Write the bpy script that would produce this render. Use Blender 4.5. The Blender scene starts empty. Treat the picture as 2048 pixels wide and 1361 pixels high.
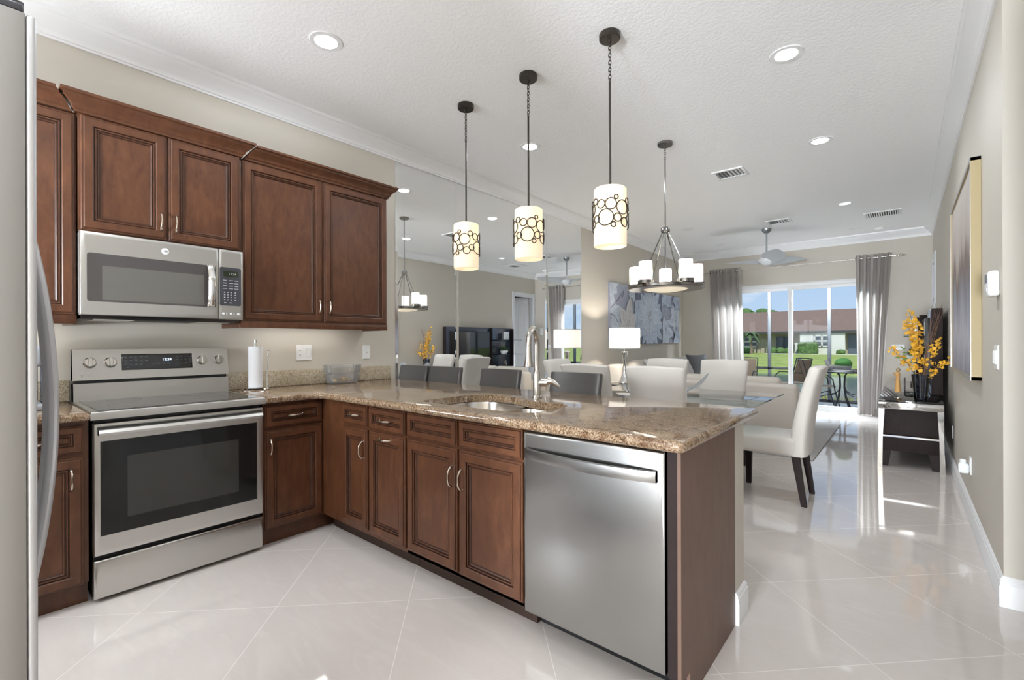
import bpy, bmesh, math, random
from mathutils import Vector, Matrix
C = bpy.context.scene.collection
SC = bpy.context.scene
PI = math.pi
rnd = random.Random(7)

# ---------------------------------------------------------------- camera
YAW = 0.7002
cam = bpy.data.cameras.new('camera'); camo = bpy.data.objects.new('camera', cam); C.objects.link(camo)
cam.sensor_fit = 'HORIZONTAL'; cam.sensor_width = 36.0
cam.lens = 36.0 * 930.43 / 2048.0
cam.shift_y = 5.85 / 2048.0
cam.clip_start = 0.03; cam.clip_end = 400
camo.matrix_world = Matrix.Translation((3.5937, 0, 1.233)) @ Matrix.Rotation(YAW, 4, 'Z') @ Matrix.Rotation(PI / 2, 4, 'X') @ Matrix.Rotation(-0.0031, 4, 'Z')
SC.camera = camo

# ---------------------------------------------------------------- light and exposure
VS = SC.view_settings
VS.view_transform = 'Standard'; VS.look = 'None'; VS.gamma = 1.0; VS.use_curve_mapping = False
VS.exposure = 0.40
DOWNLIGHT_W, PENDANT_W, CHANDELIER_W, TABLE_LAMP_W, UNDERCAB_W, SUN_W, SKY_S, FILL_BACK, FILL_KITCHEN, FILL_SLIDER = 245, 7, 5200, 380, 6, 2.8, .80, 640, 58, 760
SC.cycles.use_denoising = True
SC.cycles.max_bounces = 10; SC.cycles.diffuse_bounces = 5; SC.cycles.glossy_bounces = 6
SC.cycles.transmission_bounces = 8; SC.cycles.transparent_max_bounces = 12
SC.cycles.sample_clamp_indirect = 5.0; SC.cycles.caustics_reflective = True; SC.cycles.caustics_refractive = False
sun = bpy.data.lights.new('sun', 'SUN'); suno = bpy.data.objects.new('sun', sun); C.objects.link(suno)
sun.energy = SUN_W; sun.angle = 0.01; sun.color = (1, .95, .86)
suno.rotation_euler = (math.radians(42), 0, math.radians(28))     # from behind the room and the right, never through the slider
def fill_light(name, loc, rot, w, h, power, col=(.86, .93, 1)):      # area lamps added as fill, all outside the view
    l = bpy.data.lights.new(name, 'AREA'); l.shape = 'RECTANGLE'; l.size = w; l.size_y = h; l.energy = power; l.color = col
    o = bpy.data.objects.new(name, l); C.objects.link(o); o.location = loc; o.rotation_euler = rot; return o
fill_light('fill_back', (3.48, -6.45, .70), (math.radians(110), 0, 0), .84, .9, FILL_BACK)
fill_light('fill_kitchen', (.775, -1.34, 1.62), (math.radians(108), 0, 0), 1.2, 1.0, FILL_KITCHEN)
fill_light('fill_slider', (1.98, 10.16, 2.55), (math.radians(-80), 0, 0), 2.4, .22, FILL_SLIDER, (.86, .93, 1))
world = bpy.data.worlds.new('world'); SC.world = world; world.use_nodes = True
wn, wl_ = world.node_tree.nodes, world.node_tree.links
wn.clear()
wo = wn.new('ShaderNodeOutputWorld'); wb = wn.new('ShaderNodeBackground'); wb.inputs['Strength'].default_value = SKY_S
tc = wn.new('ShaderNodeTexCoord'); sx = wn.new('ShaderNodeSeparateXYZ'); wl_.new(tc.outputs['Generated'], sx.inputs[0])
gr = wn.new('ShaderNodeValToRGB'); gr.color_ramp.elements[0].position = 0.0; gr.color_ramp.elements[0].color = (.55, .70, .90, 1)
gr.color_ramp.elements[1].position = .5; gr.color_ramp.elements[1].color = (.20, .40, .80, 1)
wl_.new(sx.outputs['Z'], gr.inputs[0])
mp = wn.new('ShaderNodeMapping'); mp.inputs['Scale'].default_value = (3.0, 3.0, 9.0); mp.inputs['Location'].default_value = (.9, .3, .35); wl_.new(tc.outputs['Generated'], mp.inputs[0])
nz = wn.new('ShaderNodeTexNoise'); nz.inputs['Scale'].default_value = 1.6; nz.inputs['Detail'].default_value = 5; wl_.new(mp.outputs[0], nz.inputs['Vector'])
cr = wn.new('ShaderNodeValToRGB'); cr.color_ramp.elements[0].position = .48; cr.color_ramp.elements[1].position = .72; wl_.new(nz.outputs['Fac'], cr.inputs[0])
wm = wn.new('ShaderNodeMixRGB'); wm.inputs[2].default_value = (.95, .96, .98, 1)
wl_.new(cr.outputs[0], wm.inputs[0]); wl_.new(gr.outputs[0], wm.inputs[1]); wl_.new(wm.outputs[0], wb.inputs[0]); wl_.new(wb.outputs[0], wo.inputs[0])

# ---------------------------------------------------------------- materials
def srgb(r, g, b):
    f = lambda c: (c / 255 / 12.92) if c / 255 <= .04045 else ((c / 255 + .055) / 1.055) ** 2.4
    return (f(r), f(g), f(b), 1)
class MatB:
    def __init__(s, name, base=(.8, .8, .8, 1), rough=.5, metal=0, **kw):
        s.m = bpy.data.materials.new(name); s.m.use_nodes = True
        s.nt = s.m.node_tree; s.n = s.nt.nodes; s.l = s.nt.links
        s.b = s.n['Principled BSDF']; s.out = s.n['Material Output']
        s.b.inputs['Base Color'].default_value = base; s.b.inputs['Roughness'].default_value = rough; s.b.inputs['Metallic'].default_value = metal
        for k, v in kw.items(): s.b.inputs[k.replace('_', ' ')].default_value = v
        s.tc = None
    def node(s, t, **kw):
        n = s.n.new('ShaderNode' + t)
        for k, v in kw.items():
            if k in n.inputs: n.inputs[k].default_value = v
            else: setattr(n, k, v)
        return n
    def co(s, scale=(1, 1, 1), space='Object', rot=(0, 0, 0)):
        if not s.tc: s.tc = s.n.new('ShaderNodeTexCoord')
        m = s.n.new('ShaderNodeMapping'); m.inputs['Scale'].default_value = scale; m.inputs['Rotation'].default_value = rot
        s.l.new(s.tc.outputs[space], m.inputs[0]); return m.outputs[0]
    def noise(s, vec, scale, detail=3, rough=.5, dist=0):
        n = s.node('TexNoise'); n.inputs['Scale'].default_value = scale; n.inputs['Detail'].default_value = detail
        n.inputs['Roughness'].default_value = rough; n.inputs['Distortion'].default_value = dist
        s.l.new(vec, n.inputs['Vector']); return n.outputs['Fac']
    def ramp(s, fac, stops, interp='LINEAR'):
        n = s.node('ValToRGB'); cr = n.color_ramp; cr.interpolation = interp
        while len(cr.elements) < len(stops): cr.elements.new(.5)
        for e, (p, c) in zip(cr.elements, stops): e.position = p; e.color = c if len(c) == 4 else (*c, 1)
        s.l.new(fac, n.inputs[0]); return n.outputs[0]
    def mix(s, fac, a, b, mode='MIX'):
        n = s.node('MixRGB'); n.blend_type = mode
        for i, v in ((0, fac), (1, a), (2, b)):
            if isinstance(v, bpy.types.NodeSocket): s.l.new(v, n.inputs[i])
            else: n.inputs[i].default_value = v
        return n.outputs[0]
    def math(s, op, a, b=0.0):
        n = s.node('Math'); n.operation = op
        for i, v in ((0, a), (1, b)):
            if isinstance(v, bpy.types.NodeSocket): s.l.new(v, n.inputs[i])
            else: n.inputs[i].default_value = v
        return n.outputs[0]
    def color(s, sock): s.l.new(sock, s.b.inputs['Base Color']); return s
    def rough(s, sock): s.l.new(sock, s.b.inputs['Roughness']); return s
    def bump(s, h, strength=.2, dist=.01):
        n = s.node('Bump'); n.inputs['Strength'].default_value = strength; n.inputs['Distance'].default_value = dist
        s.l.new(h, n.inputs['Height']); s.l.new(n.outputs[0], s.b.inputs['Normal']); return s
M = {}
def simple(k, base, rough=.5, metal=0, **kw): M[k] = MatB(k, base, rough, metal, **kw).m
# painted surfaces
b = MatB('wall_paint', srgb(203, 196, 184), .55); b.bump(b.noise(b.co(), 160, 2), .05, .002); M['wall'] = b.m
b = MatB('ceiling_paint', srgb(248, 248, 248), .8); v = b.co(); h = b.ramp(b.noise(v, 42, 3, .55, .5), [(.42, (0, 0, 0)), (.62, (1, 1, 1))]); b.bump(h, .2, .004); M['ceiling'] = b.m
simple('trim', srgb(240, 240, 240), .35)
simple('white_plastic', srgb(238, 238, 236), .3)
simple('door_white', srgb(232, 233, 236), .4)
# polished tile laid on the diagonal
b = MatB('floor_tile', (1, 1, 1, 1), .045); T_ = .6096; r2 = math.sqrt(.5)
if not b.tc: b.tc = b.node('TexCoord')
sp = b.node('SeparateXYZ'); b.l.new(b.tc.outputs['Object'], sp.inputs[0]); X, Y = sp.outputs[0], sp.outputs[1]
su = b.math('DIVIDE', b.math('SUBTRACT', b.math('MULTIPLY', b.math('ADD', X, Y), r2), 3.16 * r2), T_)
sd = b.math('DIVIDE', b.math('ADD', b.math('MULTIPLY', b.math('SUBTRACT', Y, X), r2), .39 * r2), T_)
def edge(s): f = b.math('FRACT', s); return b.math('MINIMUM', f, b.math('SUBTRACT', 1.0, f))
e = b.math('MINIMUM', edge(su), edge(sd)); grout = b.math('LESS_THAN', e, .0026)
idx = b.node('CombineXYZ'); b.l.new(b.math('FLOOR', su), idx.inputs[0]); b.l.new(b.math('FLOOR', sd), idx.inputs[1])
wnz = b.node('TexWhiteNoise'); b.l.new(idx.outputs[0], wnz.inputs['Vector'])
vo = b.node('VectorMath'); vo.operation = 'ADD'; b.l.new(b.co((1.2, 5, 1), rot=(0, 0, PI / 4)), vo.inputs[0]); b.l.new(wnz.outputs['Color'], vo.inputs[1])
vein = b.ramp(b.noise(vo.outputs[0], 2.2, 6, .6, .8), [(.3, srgb(216, 208, 202)), (.55, srgb(212, 203, 197)), (.75, srgb(220, 212, 206))])
tint = b.ramp(wnz.outputs['Value'], [(0, (.96, .96, .96)), (1, (1.0, 1.0, 1.0))])
col = b.mix(1.0, vein, tint, 'MULTIPLY'); b.color(b.mix(grout, col, srgb(222, 215, 209)))
b.rough(b.mix(grout, (.045,) * 3 + (1,), (.5,) * 3 + (1,))); b.b.inputs['Specular IOR Level'].default_value = .75; M['floor'] = b.m
# cabinet wood
def wood(k, c0, c1, c2, rough=.34, spec=.4):
    b = MatB(k, (1, 1, 1, 1), rough); v = b.co((5, 5, 1.6)); n = b.noise(v, 5.0, 7, .62, .4); m = b.noise(b.co((1, 1, 1)), 3.5, 4, .6)
    c = b.ramp(n, [(.3, c0), (.5, c1), (.72, c2)]); c = b.mix(b.ramp(m, [(.35, (0, 0, 0)), (.7, (.7, .7, .7))]), c, c0)
    b.color(c); b.b.inputs['Specular IOR Level'].default_value = spec; M[k] = b.m
wood('cherry', srgb(74, 44, 28), srgb(92, 57, 37), srgb(108, 69, 46), .32)
wood('groove_shade', srgb(50, 29, 20), srgb(56, 33, 23), srgb(62, 37, 26), .4)
wood('panel_wood', srgb(104, 80, 68), srgb(112, 88, 75), srgb(118, 94, 80), .5)
wood('espresso', srgb(38, 29, 28), srgb(43, 33, 32), srgb(48, 38, 36), .6, .18)
simple('recess', srgb(24, 18, 15), .7)
# granite
def granite(k, light):
    b = MatB(k, (1, 1, 1, 1), .07); v = b.co((1, 1.6, 1), rot=(0, 0, .5))
    n1 = b.noise(v, 150, 5, .66, .25); n2 = b.noise(b.co((1, 1, 1)), 16, 4, .65, .4); vr = b.node('TexVoronoi'); vr.inputs['Scale'].default_value = 230; b.l.new(v, vr.inputs['Vector'])
    base = b.ramp(n1, [(.28, srgb(48, 39, 32)), (.39, srgb(90, 72, 55)), (.48, srgb(138, 114, 90)), (.57, srgb(172, 152, 130) if not light else srgb(188, 176, 156)), (.7, srgb(216, 208, 192) if light else srgb(182, 164, 142))])
    if light: base = b.ramp(n1, [(.28, srgb(88, 74, 58)), (.38, srgb(140, 122, 98)), (.47, srgb(184, 170, 146)), (.57, srgb(210, 200, 181)), (.7, srgb(228, 222, 208))])
    gold = b.ramp(n2, [(.36, srgb(186, 166, 146) if not light else (.8, .78, .74, 1)), (.5, (1, 1, 1)), (.68, srgb(222, 204, 178) if not light else srgb(232, 228, 214))])
    c = b.mix(1.0, base, gold, 'MULTIPLY'); fl = b.ramp(vr.outputs['Distance'], [(.10, (1, 1, 1)), (.24, (0, 0, 0))])
    c = b.mix(b.math('MULTIPLY', fl, .3 if light else .5), c, srgb(74, 58, 46)); b.color(c); b.b.inputs['Specular IOR Level'].default_value = .55; M[k] = b.m
granite('granite', False); granite('granite_pale', True)
# metals
def steel(k, tan, base=srgb(196, 194, 190), rough=.3, an=.65):
    b = MatB(k, base, rough, 1.0); b.b.inputs['Anisotropic'].default_value = an
    t = b.node('CombineXYZ'); [t.inputs[i].__setattr__('default_value', tan[i]) for i in range(3)]; b.l.new(t.outputs[0], b.b.inputs['Tangent'])
    M[k] = b.m
steel('steel_y', (0, 1, 0)); steel('steel_x', (1, 0, 0), srgb(168, 168, 167), .25)
simple('fridge_side', srgb(142, 138, 134), .5, .0)
simple('fridge_steel', srgb(192, 191, 192), .34, .45)
simple('chrome', srgb(235, 235, 235), .06, 1); simple('nickel', srgb(206, 202, 196), .22, 1); simple('pull', srgb(205, 192, 178), .2, 1)
simple('dark_metal', srgb(52, 48, 46), .42, .6); simple('bronze', srgb(66, 60, 55), .35, .7); simple('gunmetal', srgb(140, 138, 135), .18, 1)
simple('alu', srgb(165, 168, 172), .35, .9); simple('black', srgb(14, 14, 15), .35); simple('rubber', srgb(24, 24, 24), .7)
simple('black_glass', srgb(20, 20, 21), .04, 0, Specular_IOR_Level=.8); simple('cooktop', srgb(46, 45, 45), .08, 0, Specular_IOR_Level=1.0)
simple('smoked_glass', srgb(58, 57, 54), .05, 0, Specular_IOR_Level=.35); simple('window_dark', srgb(26, 26, 25), .05, 0, Specular_IOR_Level=.35); simple('mw_glass', srgb(72, 68, 66), .05, 0, Specular_IOR_Level=.4); simple('mw_mesh', srgb(96, 93, 87), .05, 0, Specular_IOR_Level=.4)
simple('mirror', (.93, .94, .94, 1), 0.0, 1); simple('grey_panel', srgb(66, 66, 72), .3)
simple('print', srgb(190, 190, 192), .5); simple('print_dim', srgb(110, 112, 116), .5); simple('logo', srgb(226, 226, 226), .35)
def emit(k, c, s):
    b = MatB(k, c, .5); b.b.inputs['Emission Color'].default_value = c; b.b.inputs['Emission Strength'].default_value = s; M[k] = b.m
emit('display', srgb(205, 225, 255), 1.6)
simple('display_off', srgb(48, 54, 38), .2)
def clear(k, tint=(1, 1, 1, 1), refl=1.0, rough=0.0, frost=0.0):
    m = bpy.data.materials.new(k); m.use_nodes = True; nt = m.node_tree; nt.nodes.clear()
    o = nt.nodes.new('ShaderNodeOutputMaterial'); mx = nt.nodes.new('ShaderNodeMixShader'); t = nt.nodes.new('ShaderNodeBsdfTransparent'); g = nt.nodes.new('ShaderNodeBsdfGlossy'); f = nt.nodes.new('ShaderNodeFresnel')
    mu = nt.nodes.new('ShaderNodeMath'); mu.operation = 'MULTIPLY'; mu.inputs[1].default_value = refl; f.inputs[0].default_value = 1.5
    t.inputs[0].default_value = tint; g.inputs['Roughness'].default_value = rough
    nt.links.new(f.outputs[0], mu.inputs[0]); nt.links.new(mu.outputs[0], mx.inputs[0]); nt.links.new(t.outputs[0], mx.inputs[1]); nt.links.new(g.outputs[0], mx.inputs[2])
    if frost:
        d = nt.nodes.new('ShaderNodeBsdfTranslucent'); d2_ = nt.nodes.new('ShaderNodeBsdfDiffuse'); m1 = nt.nodes.new('ShaderNodeMixShader'); m2 = nt.nodes.new('ShaderNodeMixShader'); m2.inputs[0].default_value = frost
        nt.links.new(d.outputs[0], m1.inputs[1]); nt.links.new(d2_.outputs[0], m1.inputs[2]); nt.links.new(mx.outputs[0], m2.inputs[1]); nt.links.new(m1.outputs[0], m2.inputs[2]); mx = m2
    nt.links.new(mx.outputs[0], o.inputs[0]); M[k] = m
clear('pane', (.96, .98, .98, 1), .10); clear('table_glass', (.80, .84, .83, 1), 1.3); clear('crystal', (.99, .995, 1, 1), 1.6, .05, .16); clear('vase_glass', (.62, .68, .80, 1), 1.6)
clear('shelf_glass', (.55, .62, .62, 1), 1.2)
def glow(k, c, trans, e):      # opal glass or lamp cloth: lets the bulb inside through
    m = bpy.data.materials.new(k); m.use_nodes = True; nt = m.node_tree; nt.nodes.clear()
    o = nt.nodes.new('ShaderNodeOutputMaterial'); mx = nt.nodes.new('ShaderNodeMixShader'); mx.inputs[0].default_value = trans
    d = nt.nodes.new('ShaderNodeBsdfDiffuse'); t = nt.nodes.new('ShaderNodeBsdfTranslucent'); a = nt.nodes.new('ShaderNodeAddShader'); em = nt.nodes.new('ShaderNodeEmission')
    for x in (d, t, em): x.inputs[0].default_value = c
    em.inputs[1].default_value = e
    nt.links.new(d.outputs[0], mx.inputs[1]); nt.links.new(t.outputs[0], mx.inputs[2]); nt.links.new(mx.outputs[0], a.inputs[0]); nt.links.new(em.outputs[0], a.inputs[1]); nt.links.new(a.outputs[0], o.inputs[0]); M[k] = m
glow('opal', (1, .93, .80, 1), .4, .10); glow('candle_glass', (1, .96, .90, 1), .75, .2); glow('shade_cloth', (1, .97, .93, 1), .3, .2); glow('sheer', srgb(214, 210, 206), .30, 0)
# cloth, leather, paint
def cloth(k, c, rough=.85, sc=500, st=.15):
    b = MatB(k, c, rough); b.bump(b.noise(b.co(), sc, 2), st, .002); b.b.inputs['Sheen Weight'].default_value = .15; M[k] = b.m
cloth('cream_cloth', srgb(204, 198, 190), .75); cloth('taupe_cloth', srgb(204, 196, 186), .75); cloth('grey_pillow', srgb(92, 92, 94), .8); cloth('pale_pillow', srgb(205, 203, 202), .8)
cloth('sling', srgb(150, 130, 112), .8)
glow('curtain', srgb(222, 217, 213), .28, 0); simple('grey_knit', srgb(188, 183, 179), .85)
b = MatB('grey_leather', srgb(74, 71, 69), .36); b.bump(b.noise(b.co(), 220, 3), .08, .002); M['leather'] = b.m
b = MatB('rug_pile', srgb(188, 184, 180), .95); b.color(b.ramp(b.noise(b.co((3, 40, 1)), 4, 3), [(.35, srgb(174, 170, 167)), (.65, srgb(200, 197, 193))])); M['rug'] = b.m
simple('paper', srgb(240, 240, 242), .9); simple('gold_frame', srgb(160, 144, 108), .55, .1); simple('silver_frame', srgb(190, 190, 192), .3, .8)
simple('porcelain', srgb(236, 238, 240), .15); simple('gold_wood', srgb(196, 148, 84), .5); simple('twig', srgb(112, 84, 62), .8); simple('petal', srgb(232, 178, 52), .6); simple('leaf', srgb(96, 128, 66), .6)
simple('candy', srgb(200, 160, 96), .35); simple('coffee_grey', srgb(176, 180, 188), .3, .3); simple('blue_grey', srgb(96, 104, 122), .25); simple('stone', srgb(120, 116, 116), .85)
simple('fan_white', srgb(232, 234, 236), .35)
# outdoors
b = MatB('lawn_grass', (1, 1, 1, 1), .95); b.color(b.ramp(b.noise(b.co((1, 1, 1)), 1.4, 6, .7), [(.35, srgb(128, 146, 70)), (.55, srgb(156, 168, 86)), (.75, srgb(176, 184, 106))])); M['lawn'] = b.m
b = MatB('pond_water', srgb(92, 116, 112), .12); b.bump(b.noise(b.co((1, .3, 1)), 5, 3), .25, .03); M['water'] = b.m
b = MatB('roof_shingle', (1, 1, 1, 1), .9); b.color(b.ramp(b.noise(b.co((2.5, 8, 8)), 3, 5, .7), [(.3, srgb(104, 86, 76)), (.6, srgb(136, 113, 101)), (.8, srgb(158, 136, 122))])); M['roof'] = b.m
simple('stucco', srgb(222, 222, 216), .9); simple('stucco_tan', srgb(176, 168, 150), .9); simple('fascia', srgb(74, 74, 76), .7); simple('house_glass', srgb(70, 78, 88), .1); simple('walk', srgb(214, 210, 204), .9)
b = MatB('hedge_leaf', (1, 1, 1, 1), .8); b.color(b.ramp(b.noise(b.co(), 9, 5, .7), [(.35, srgb(54, 84, 42)), (.65, srgb(104, 136, 72))])); M['hedge'] = b.m
simple('topiary', srgb(40, 84, 26), .9); simple('palm', srgb(78, 100, 64), .8); simple('trunk', srgb(130, 116, 100), .9); simple('yellow_plant', srgb(196, 190, 70), .8)
b = MatB('patio_tile', (1, 1, 1, 1), .7); vr = b.node('TexVoronoi'); vr.feature = 'DISTANCE_TO_EDGE'; vr.inputs['Scale'].default_value = 4; b.l.new(b.co(), vr.inputs['Vector'])
b.color(b.ramp(vr.outputs['Distance'], [(.015, srgb(170, 165, 158)), (.04, srgb(220, 214, 206))])); M['patio'] = b.m

# ---------------------------------------------------------------- mesh helpers
V = Vector
class MB:
    def __init__(s): s.bm = bmesh.new()
    def _merge(s, t):
        me = bpy.data.meshes.new('tmp'); t.to_mesh(me); t.free(); s.bm.from_mesh(me); bpy.data.meshes.remove(me); return s
    def box(s, x0, x1, y0, y1, z0, z1, bev=0, seg=2, mat=None):
        t = bmesh.new(); x0, x1 = min(x0, x1), max(x0, x1); y0, y1 = min(y0, y1), max(y0, y1); z0, z1 = min(z0, z1), max(z0, z1)
        vs = [t.verts.new((x, y, z)) for x in (x0, x1) for y in (y0, y1) for z in (z0, z1)]
        for f in ((0, 1, 3, 2), (4, 6, 7, 5), (0, 4, 5, 1), (2, 3, 7, 6), (0, 2, 6, 4), (1, 5, 7, 3)): t.faces.new([vs[i] for i in f])
        if bev: bmesh.ops.bevel(t, geom=list(t.edges), offset=min(bev, .49 * min(x1 - x0, y1 - y0, z1 - z0)), segments=seg, profile=.5, affect='EDGES')
        if mat is not None: bmesh.ops.transform(t, matrix=mat, verts=t.verts)
        return s._merge(t)
    def rings(s, rs, closed=True, caps=True, loop=False):
        vr = [[s.bm.verts.new(p) for p in r] for r in rs]; n = len(rs[0])
        pairs = list(zip(vr, vr[1:])) + ([(vr[-1], vr[0])] if loop else [])
        for a, b in pairs:
            for i in range(n if closed else n - 1):
                j = (i + 1) % n
                try: s.bm.faces.new((a[i], a[j], b[j], b[i]))
                except ValueError: pass
        if caps and closed and not loop:
            for r in (vr[0][::-1], vr[-1]):
                try: s.bm.faces.new(r)
                except ValueError: pass
        return s
    def tube(s, path, r, seg=10, closed=False, flat=1.0, up=None):
        P = [V(p) for p in path]; n = len(P); rr = r if isinstance(r, (list, tuple)) else [r] * n; rs = []; nrm = None
        for i, p in enumerate(P):
            a = P[(i - 1) % n] if (closed or i > 0) else p; c = P[(i + 1) % n] if (closed or i < n - 1) else p
            t = (c - a).normalized()
            if nrm is None:
                u = V(up) if up else (V((0, 0, 1)) if abs(t.z) < .9 else V((1, 0, 0)))
                nrm = (u - t * u.dot(t)).normalized()
            else: nrm = (nrm - t * nrm.dot(t)).normalized()
            bn = t.cross(nrm)
            rs.append([p + nrm * (math.cos(2 * PI * k / seg) * rr[i]) + bn * (math.sin(2 * PI * k / seg) * rr[i] * flat) for k in range(seg)])
        return s.rings(rs, loop=closed)
    def cyl(s, p0, p1, r0, r1=None, seg=24): return s.tube([p0, p1], [r0, r0 if r1 is None else r1], seg)
    def lathe(s, prof, c=(0, 0, 0), seg=32, axis='z', caps=True):
        rs = []
        for r, h in prof:
            q = []
            for k in range(seg):
                a = 2 * PI * k / seg; x, y = r * math.cos(a), r * math.sin(a)
                q.append(V(c) + (V((x, y, h)) if axis == 'z' else V((h, x, y)) if axis == 'x' else V((y, h, x))))
            rs.append(q)
        return s.rings(rs, caps=caps)
    def prism(s, out, axis, a0, a1):
        f = {'x': lambda a, p: (a, p[0], p[1]), 'y': lambda a, p: (p[0], a, p[1]), 'z': lambda a, p: (p[0], p[1], a)}[axis]
        return s.rings([[f(a, p) for p in out] for a in (a0, a1)])
    def ball(s, c, r, sc=(1, 1, 1), seg=16, jit=0):
        t = bmesh.new(); bmesh.ops.create_uvsphere(t, u_segments=seg, v_segments=max(6, seg // 2), radius=r)
        for v in t.verts:
            k = 1 + (rnd.random() - .5) * jit; v.co = V((v.co.x * sc[0] * k + c[0], v.co.y * sc[1] * k + c[1], v.co.z * sc[2] * k + c[2]))
        return s._merge(t)
    def sheet(s, fn, nu, nv, th=0.0):
        g = [[V(fn(i / nu, j / nv)) for j in range(nv + 1)] for i in range(nu + 1)]
        vs = [[s.bm.verts.new(p) for p in r] for r in g]; fs = []
        for i in range(nu):
            for j in range(nv): fs.append(s.bm.faces.new((vs[i][j], vs[i + 1][j], vs[i + 1][j + 1], vs[i][j + 1])))
        if th: bmesh.ops.solidify(s.bm, geom=fs, thickness=th)
        return s
    def quad(s, a, b, c, d): s.bm.faces.new([s.bm.verts.new(p) for p in (a, b, c, d)]); return s
    def framed(s, O, u, v, n, w, h, prof):
        """panel front at O spanned by u, v; prof = (inset, height) loops from the back edge in to the flat centre"""
        O, u, v, n = V(O), V(u), V(v), V(n)
        rs = [[O + u * i + v * i + n * d, O + u * (w - i) + v * i + n * d, O + u * (w - i) + v * (h - i) + n * d, O + u * i + v * (h - i) + n * d] for i, d in prof]
        return s.rings(rs)
    def build(s, name, mat, parent=None, loc=None, smooth=35):
        me = bpy.data.meshes.new(name); bmesh.ops.recalc_face_normals(s.bm, faces=s.bm.faces)
        off = WL.get(parent, V((0, 0, 0))) if parent is not None else V(loc or (0, 0, 0))
        for v in s.bm.verts: v.co -= off
        s.bm.to_mesh(me); s.bm.free(); me.materials.append(M[mat] if isinstance(mat, str) else mat)
        o = bpy.data.objects.new(name, me); C.objects.link(o)
        if parent is not None: o.parent = parent; WL[o] = off
        else: o.location = off; WL[o] = off
        if smooth:
            for p in me.polygons: p.use_smooth = True
            me.set_sharp_from_angle(angle=math.radians(smooth))
        return o
WL = {}
def tag(o, label=None, cat=None, group=None, kind=None):
    if label: o['label'] = label
    if cat: o['category'] = cat
    if group: o['group'] = group
    if kind: o['kind'] = kind
    return o
def T(name, label, cat, loc=(0, 0, 0), group=None):
    o = bpy.data.objects.new(name, None); C.objects.link(o); o.location = loc; o.empty_display_size = .05; WL[o] = V(loc); return tag(o, label, cat, group)
def S(name, mb, mat, smooth=35): return tag(mb.build(name, mat, smooth=smooth), kind='structure')
def copytree(o, parent=None):
    c = o.copy(); C.objects.link(c)
    if parent is not None: c.parent = parent
    for ch in list(o.children): copytree(ch, c)
    return c
def place(proto, used, loc, rz, label, group=None):
    o = copytree(proto) if used else proto
    o.location = loc; o.rotation_euler = (0, 0, rz); o['label'] = label
    if group: o['group'] = group
    return o
def lamp(name, parent, loc, w, col=(1, .85, .66), rad=.03):
    l = bpy.data.lights.new(name, 'POINT'); l.energy = w; l.color = col; l.shadow_soft_size = rad
    o = bpy.data.objects.new(name, l); C.objects.link(o); o.parent = parent; o.location = V(loc) - WL[parent]; return o
def text(s, size, loc, u, v, mat, name, parent, ext=.0006, align='CENTER'):
    cu = bpy.data.curves.new('t', 'FONT'); cu.body = s; cu.size = size; cu.extrude = ext; cu.align_x = align; cu.align_y = 'CENTER'
    to = bpy.data.objects.new('t', cu); C.objects.link(to); bpy.context.view_layer.update()
    me = bpy.data.meshes.new_from_object(to.evaluated_get(bpy.context.evaluated_depsgraph_get())); bpy.data.objects.remove(to)
    u, v = V(u), V(v); n = u.cross(v); R = Matrix((u, v, n)).transposed()
    off = WL[parent]
    for q in me.vertices: q.co = R @ q.co + V(loc) - off
    me.materials.clear(); me.materials.append(M[mat]); o = bpy.data.objects.new(name, me); C.objects.link(o); o.parent = parent; WL[o] = off; return o
X_, Y_, Z_ = (1, 0, 0), (0, 1, 0), (0, 0, 1); NY = (0, -1, 0)
def arc(c, r, a0, a1, n, u=(1, 0, 0), v=(0, 0, 1)):
    return [V(c) + V(u) * (r * math.cos(a0 + (a1 - a0) * i / n)) + V(v) * (r * math.sin(a0 + (a1 - a0) * i / n)) for i in range(n + 1)]

# ---------------------------------------------------------------- room shell
XR, YF, ZC = 3.946, 9.884, 3.05
S('floor', MB().box(-.12, 5.72, -6.62, 9.93, -.12, 0), 'floor', 0)
S('ceiling', MB().box(-.12, 5.72, -6.62, 10.0, ZC, ZC + .12), 'ceiling', 0)
S('wall_left', MB().box(-.12, 0, -6.62, 10.0, 0, ZC), 'wall', 0)
S('wall_kitchen_back', MB().box(0, 2.56, -1.32, -1.20, 0, 1.05).box(0, 2.56, -1.32, -1.20, 2.25, ZC).box(0, .10, -1.32, -1.20, 1.05, 2.25).box(1.45, 2.56, -1.32, -1.20, 1.05, 2.25).box(1.5, 2.56, -1.2, -.80, 0, ZC), 'wall', 0)
WB, WH, XH = -6.5, 5.6, 3.97
S('wall_back', MB().box(0, 3.04, WB - .12, WB, 0, ZC).box(3.92, WH, WB - .12, WB, 0, ZC).box(3.04, 3.92, WB - .12, WB, 0, .35).box(3.04, 3.92, WB - .12, WB, 2.65, ZC), 'wall', 0)
DY0, DY1, DH = 9.03, 9.80, 2.44           # side room door
S('wall_right', MB().box(XR, XR + .12, 3.13, DY0, 0, ZC).box(XR, XR + .12, DY1, YF, 0, ZC).box(XR, XR + .12, DY0, DY1, DH, ZC), 'wall', 0)
S('wall_entry', MB().box(XR + .12, WH, 3.13, 3.25, 0, ZC), 'wall', 0)
S('wall_fill_blocker', MB().box(XH, XH + .12, WB, 2.3, 0, ZC), 'wall', 0)  # unseen partition added to keep fill light off the entry wall
S('wall_side', MB().box(WH, WH + .12, WB - .12, 10.0, 0, ZC), 'wall', 0)
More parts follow.
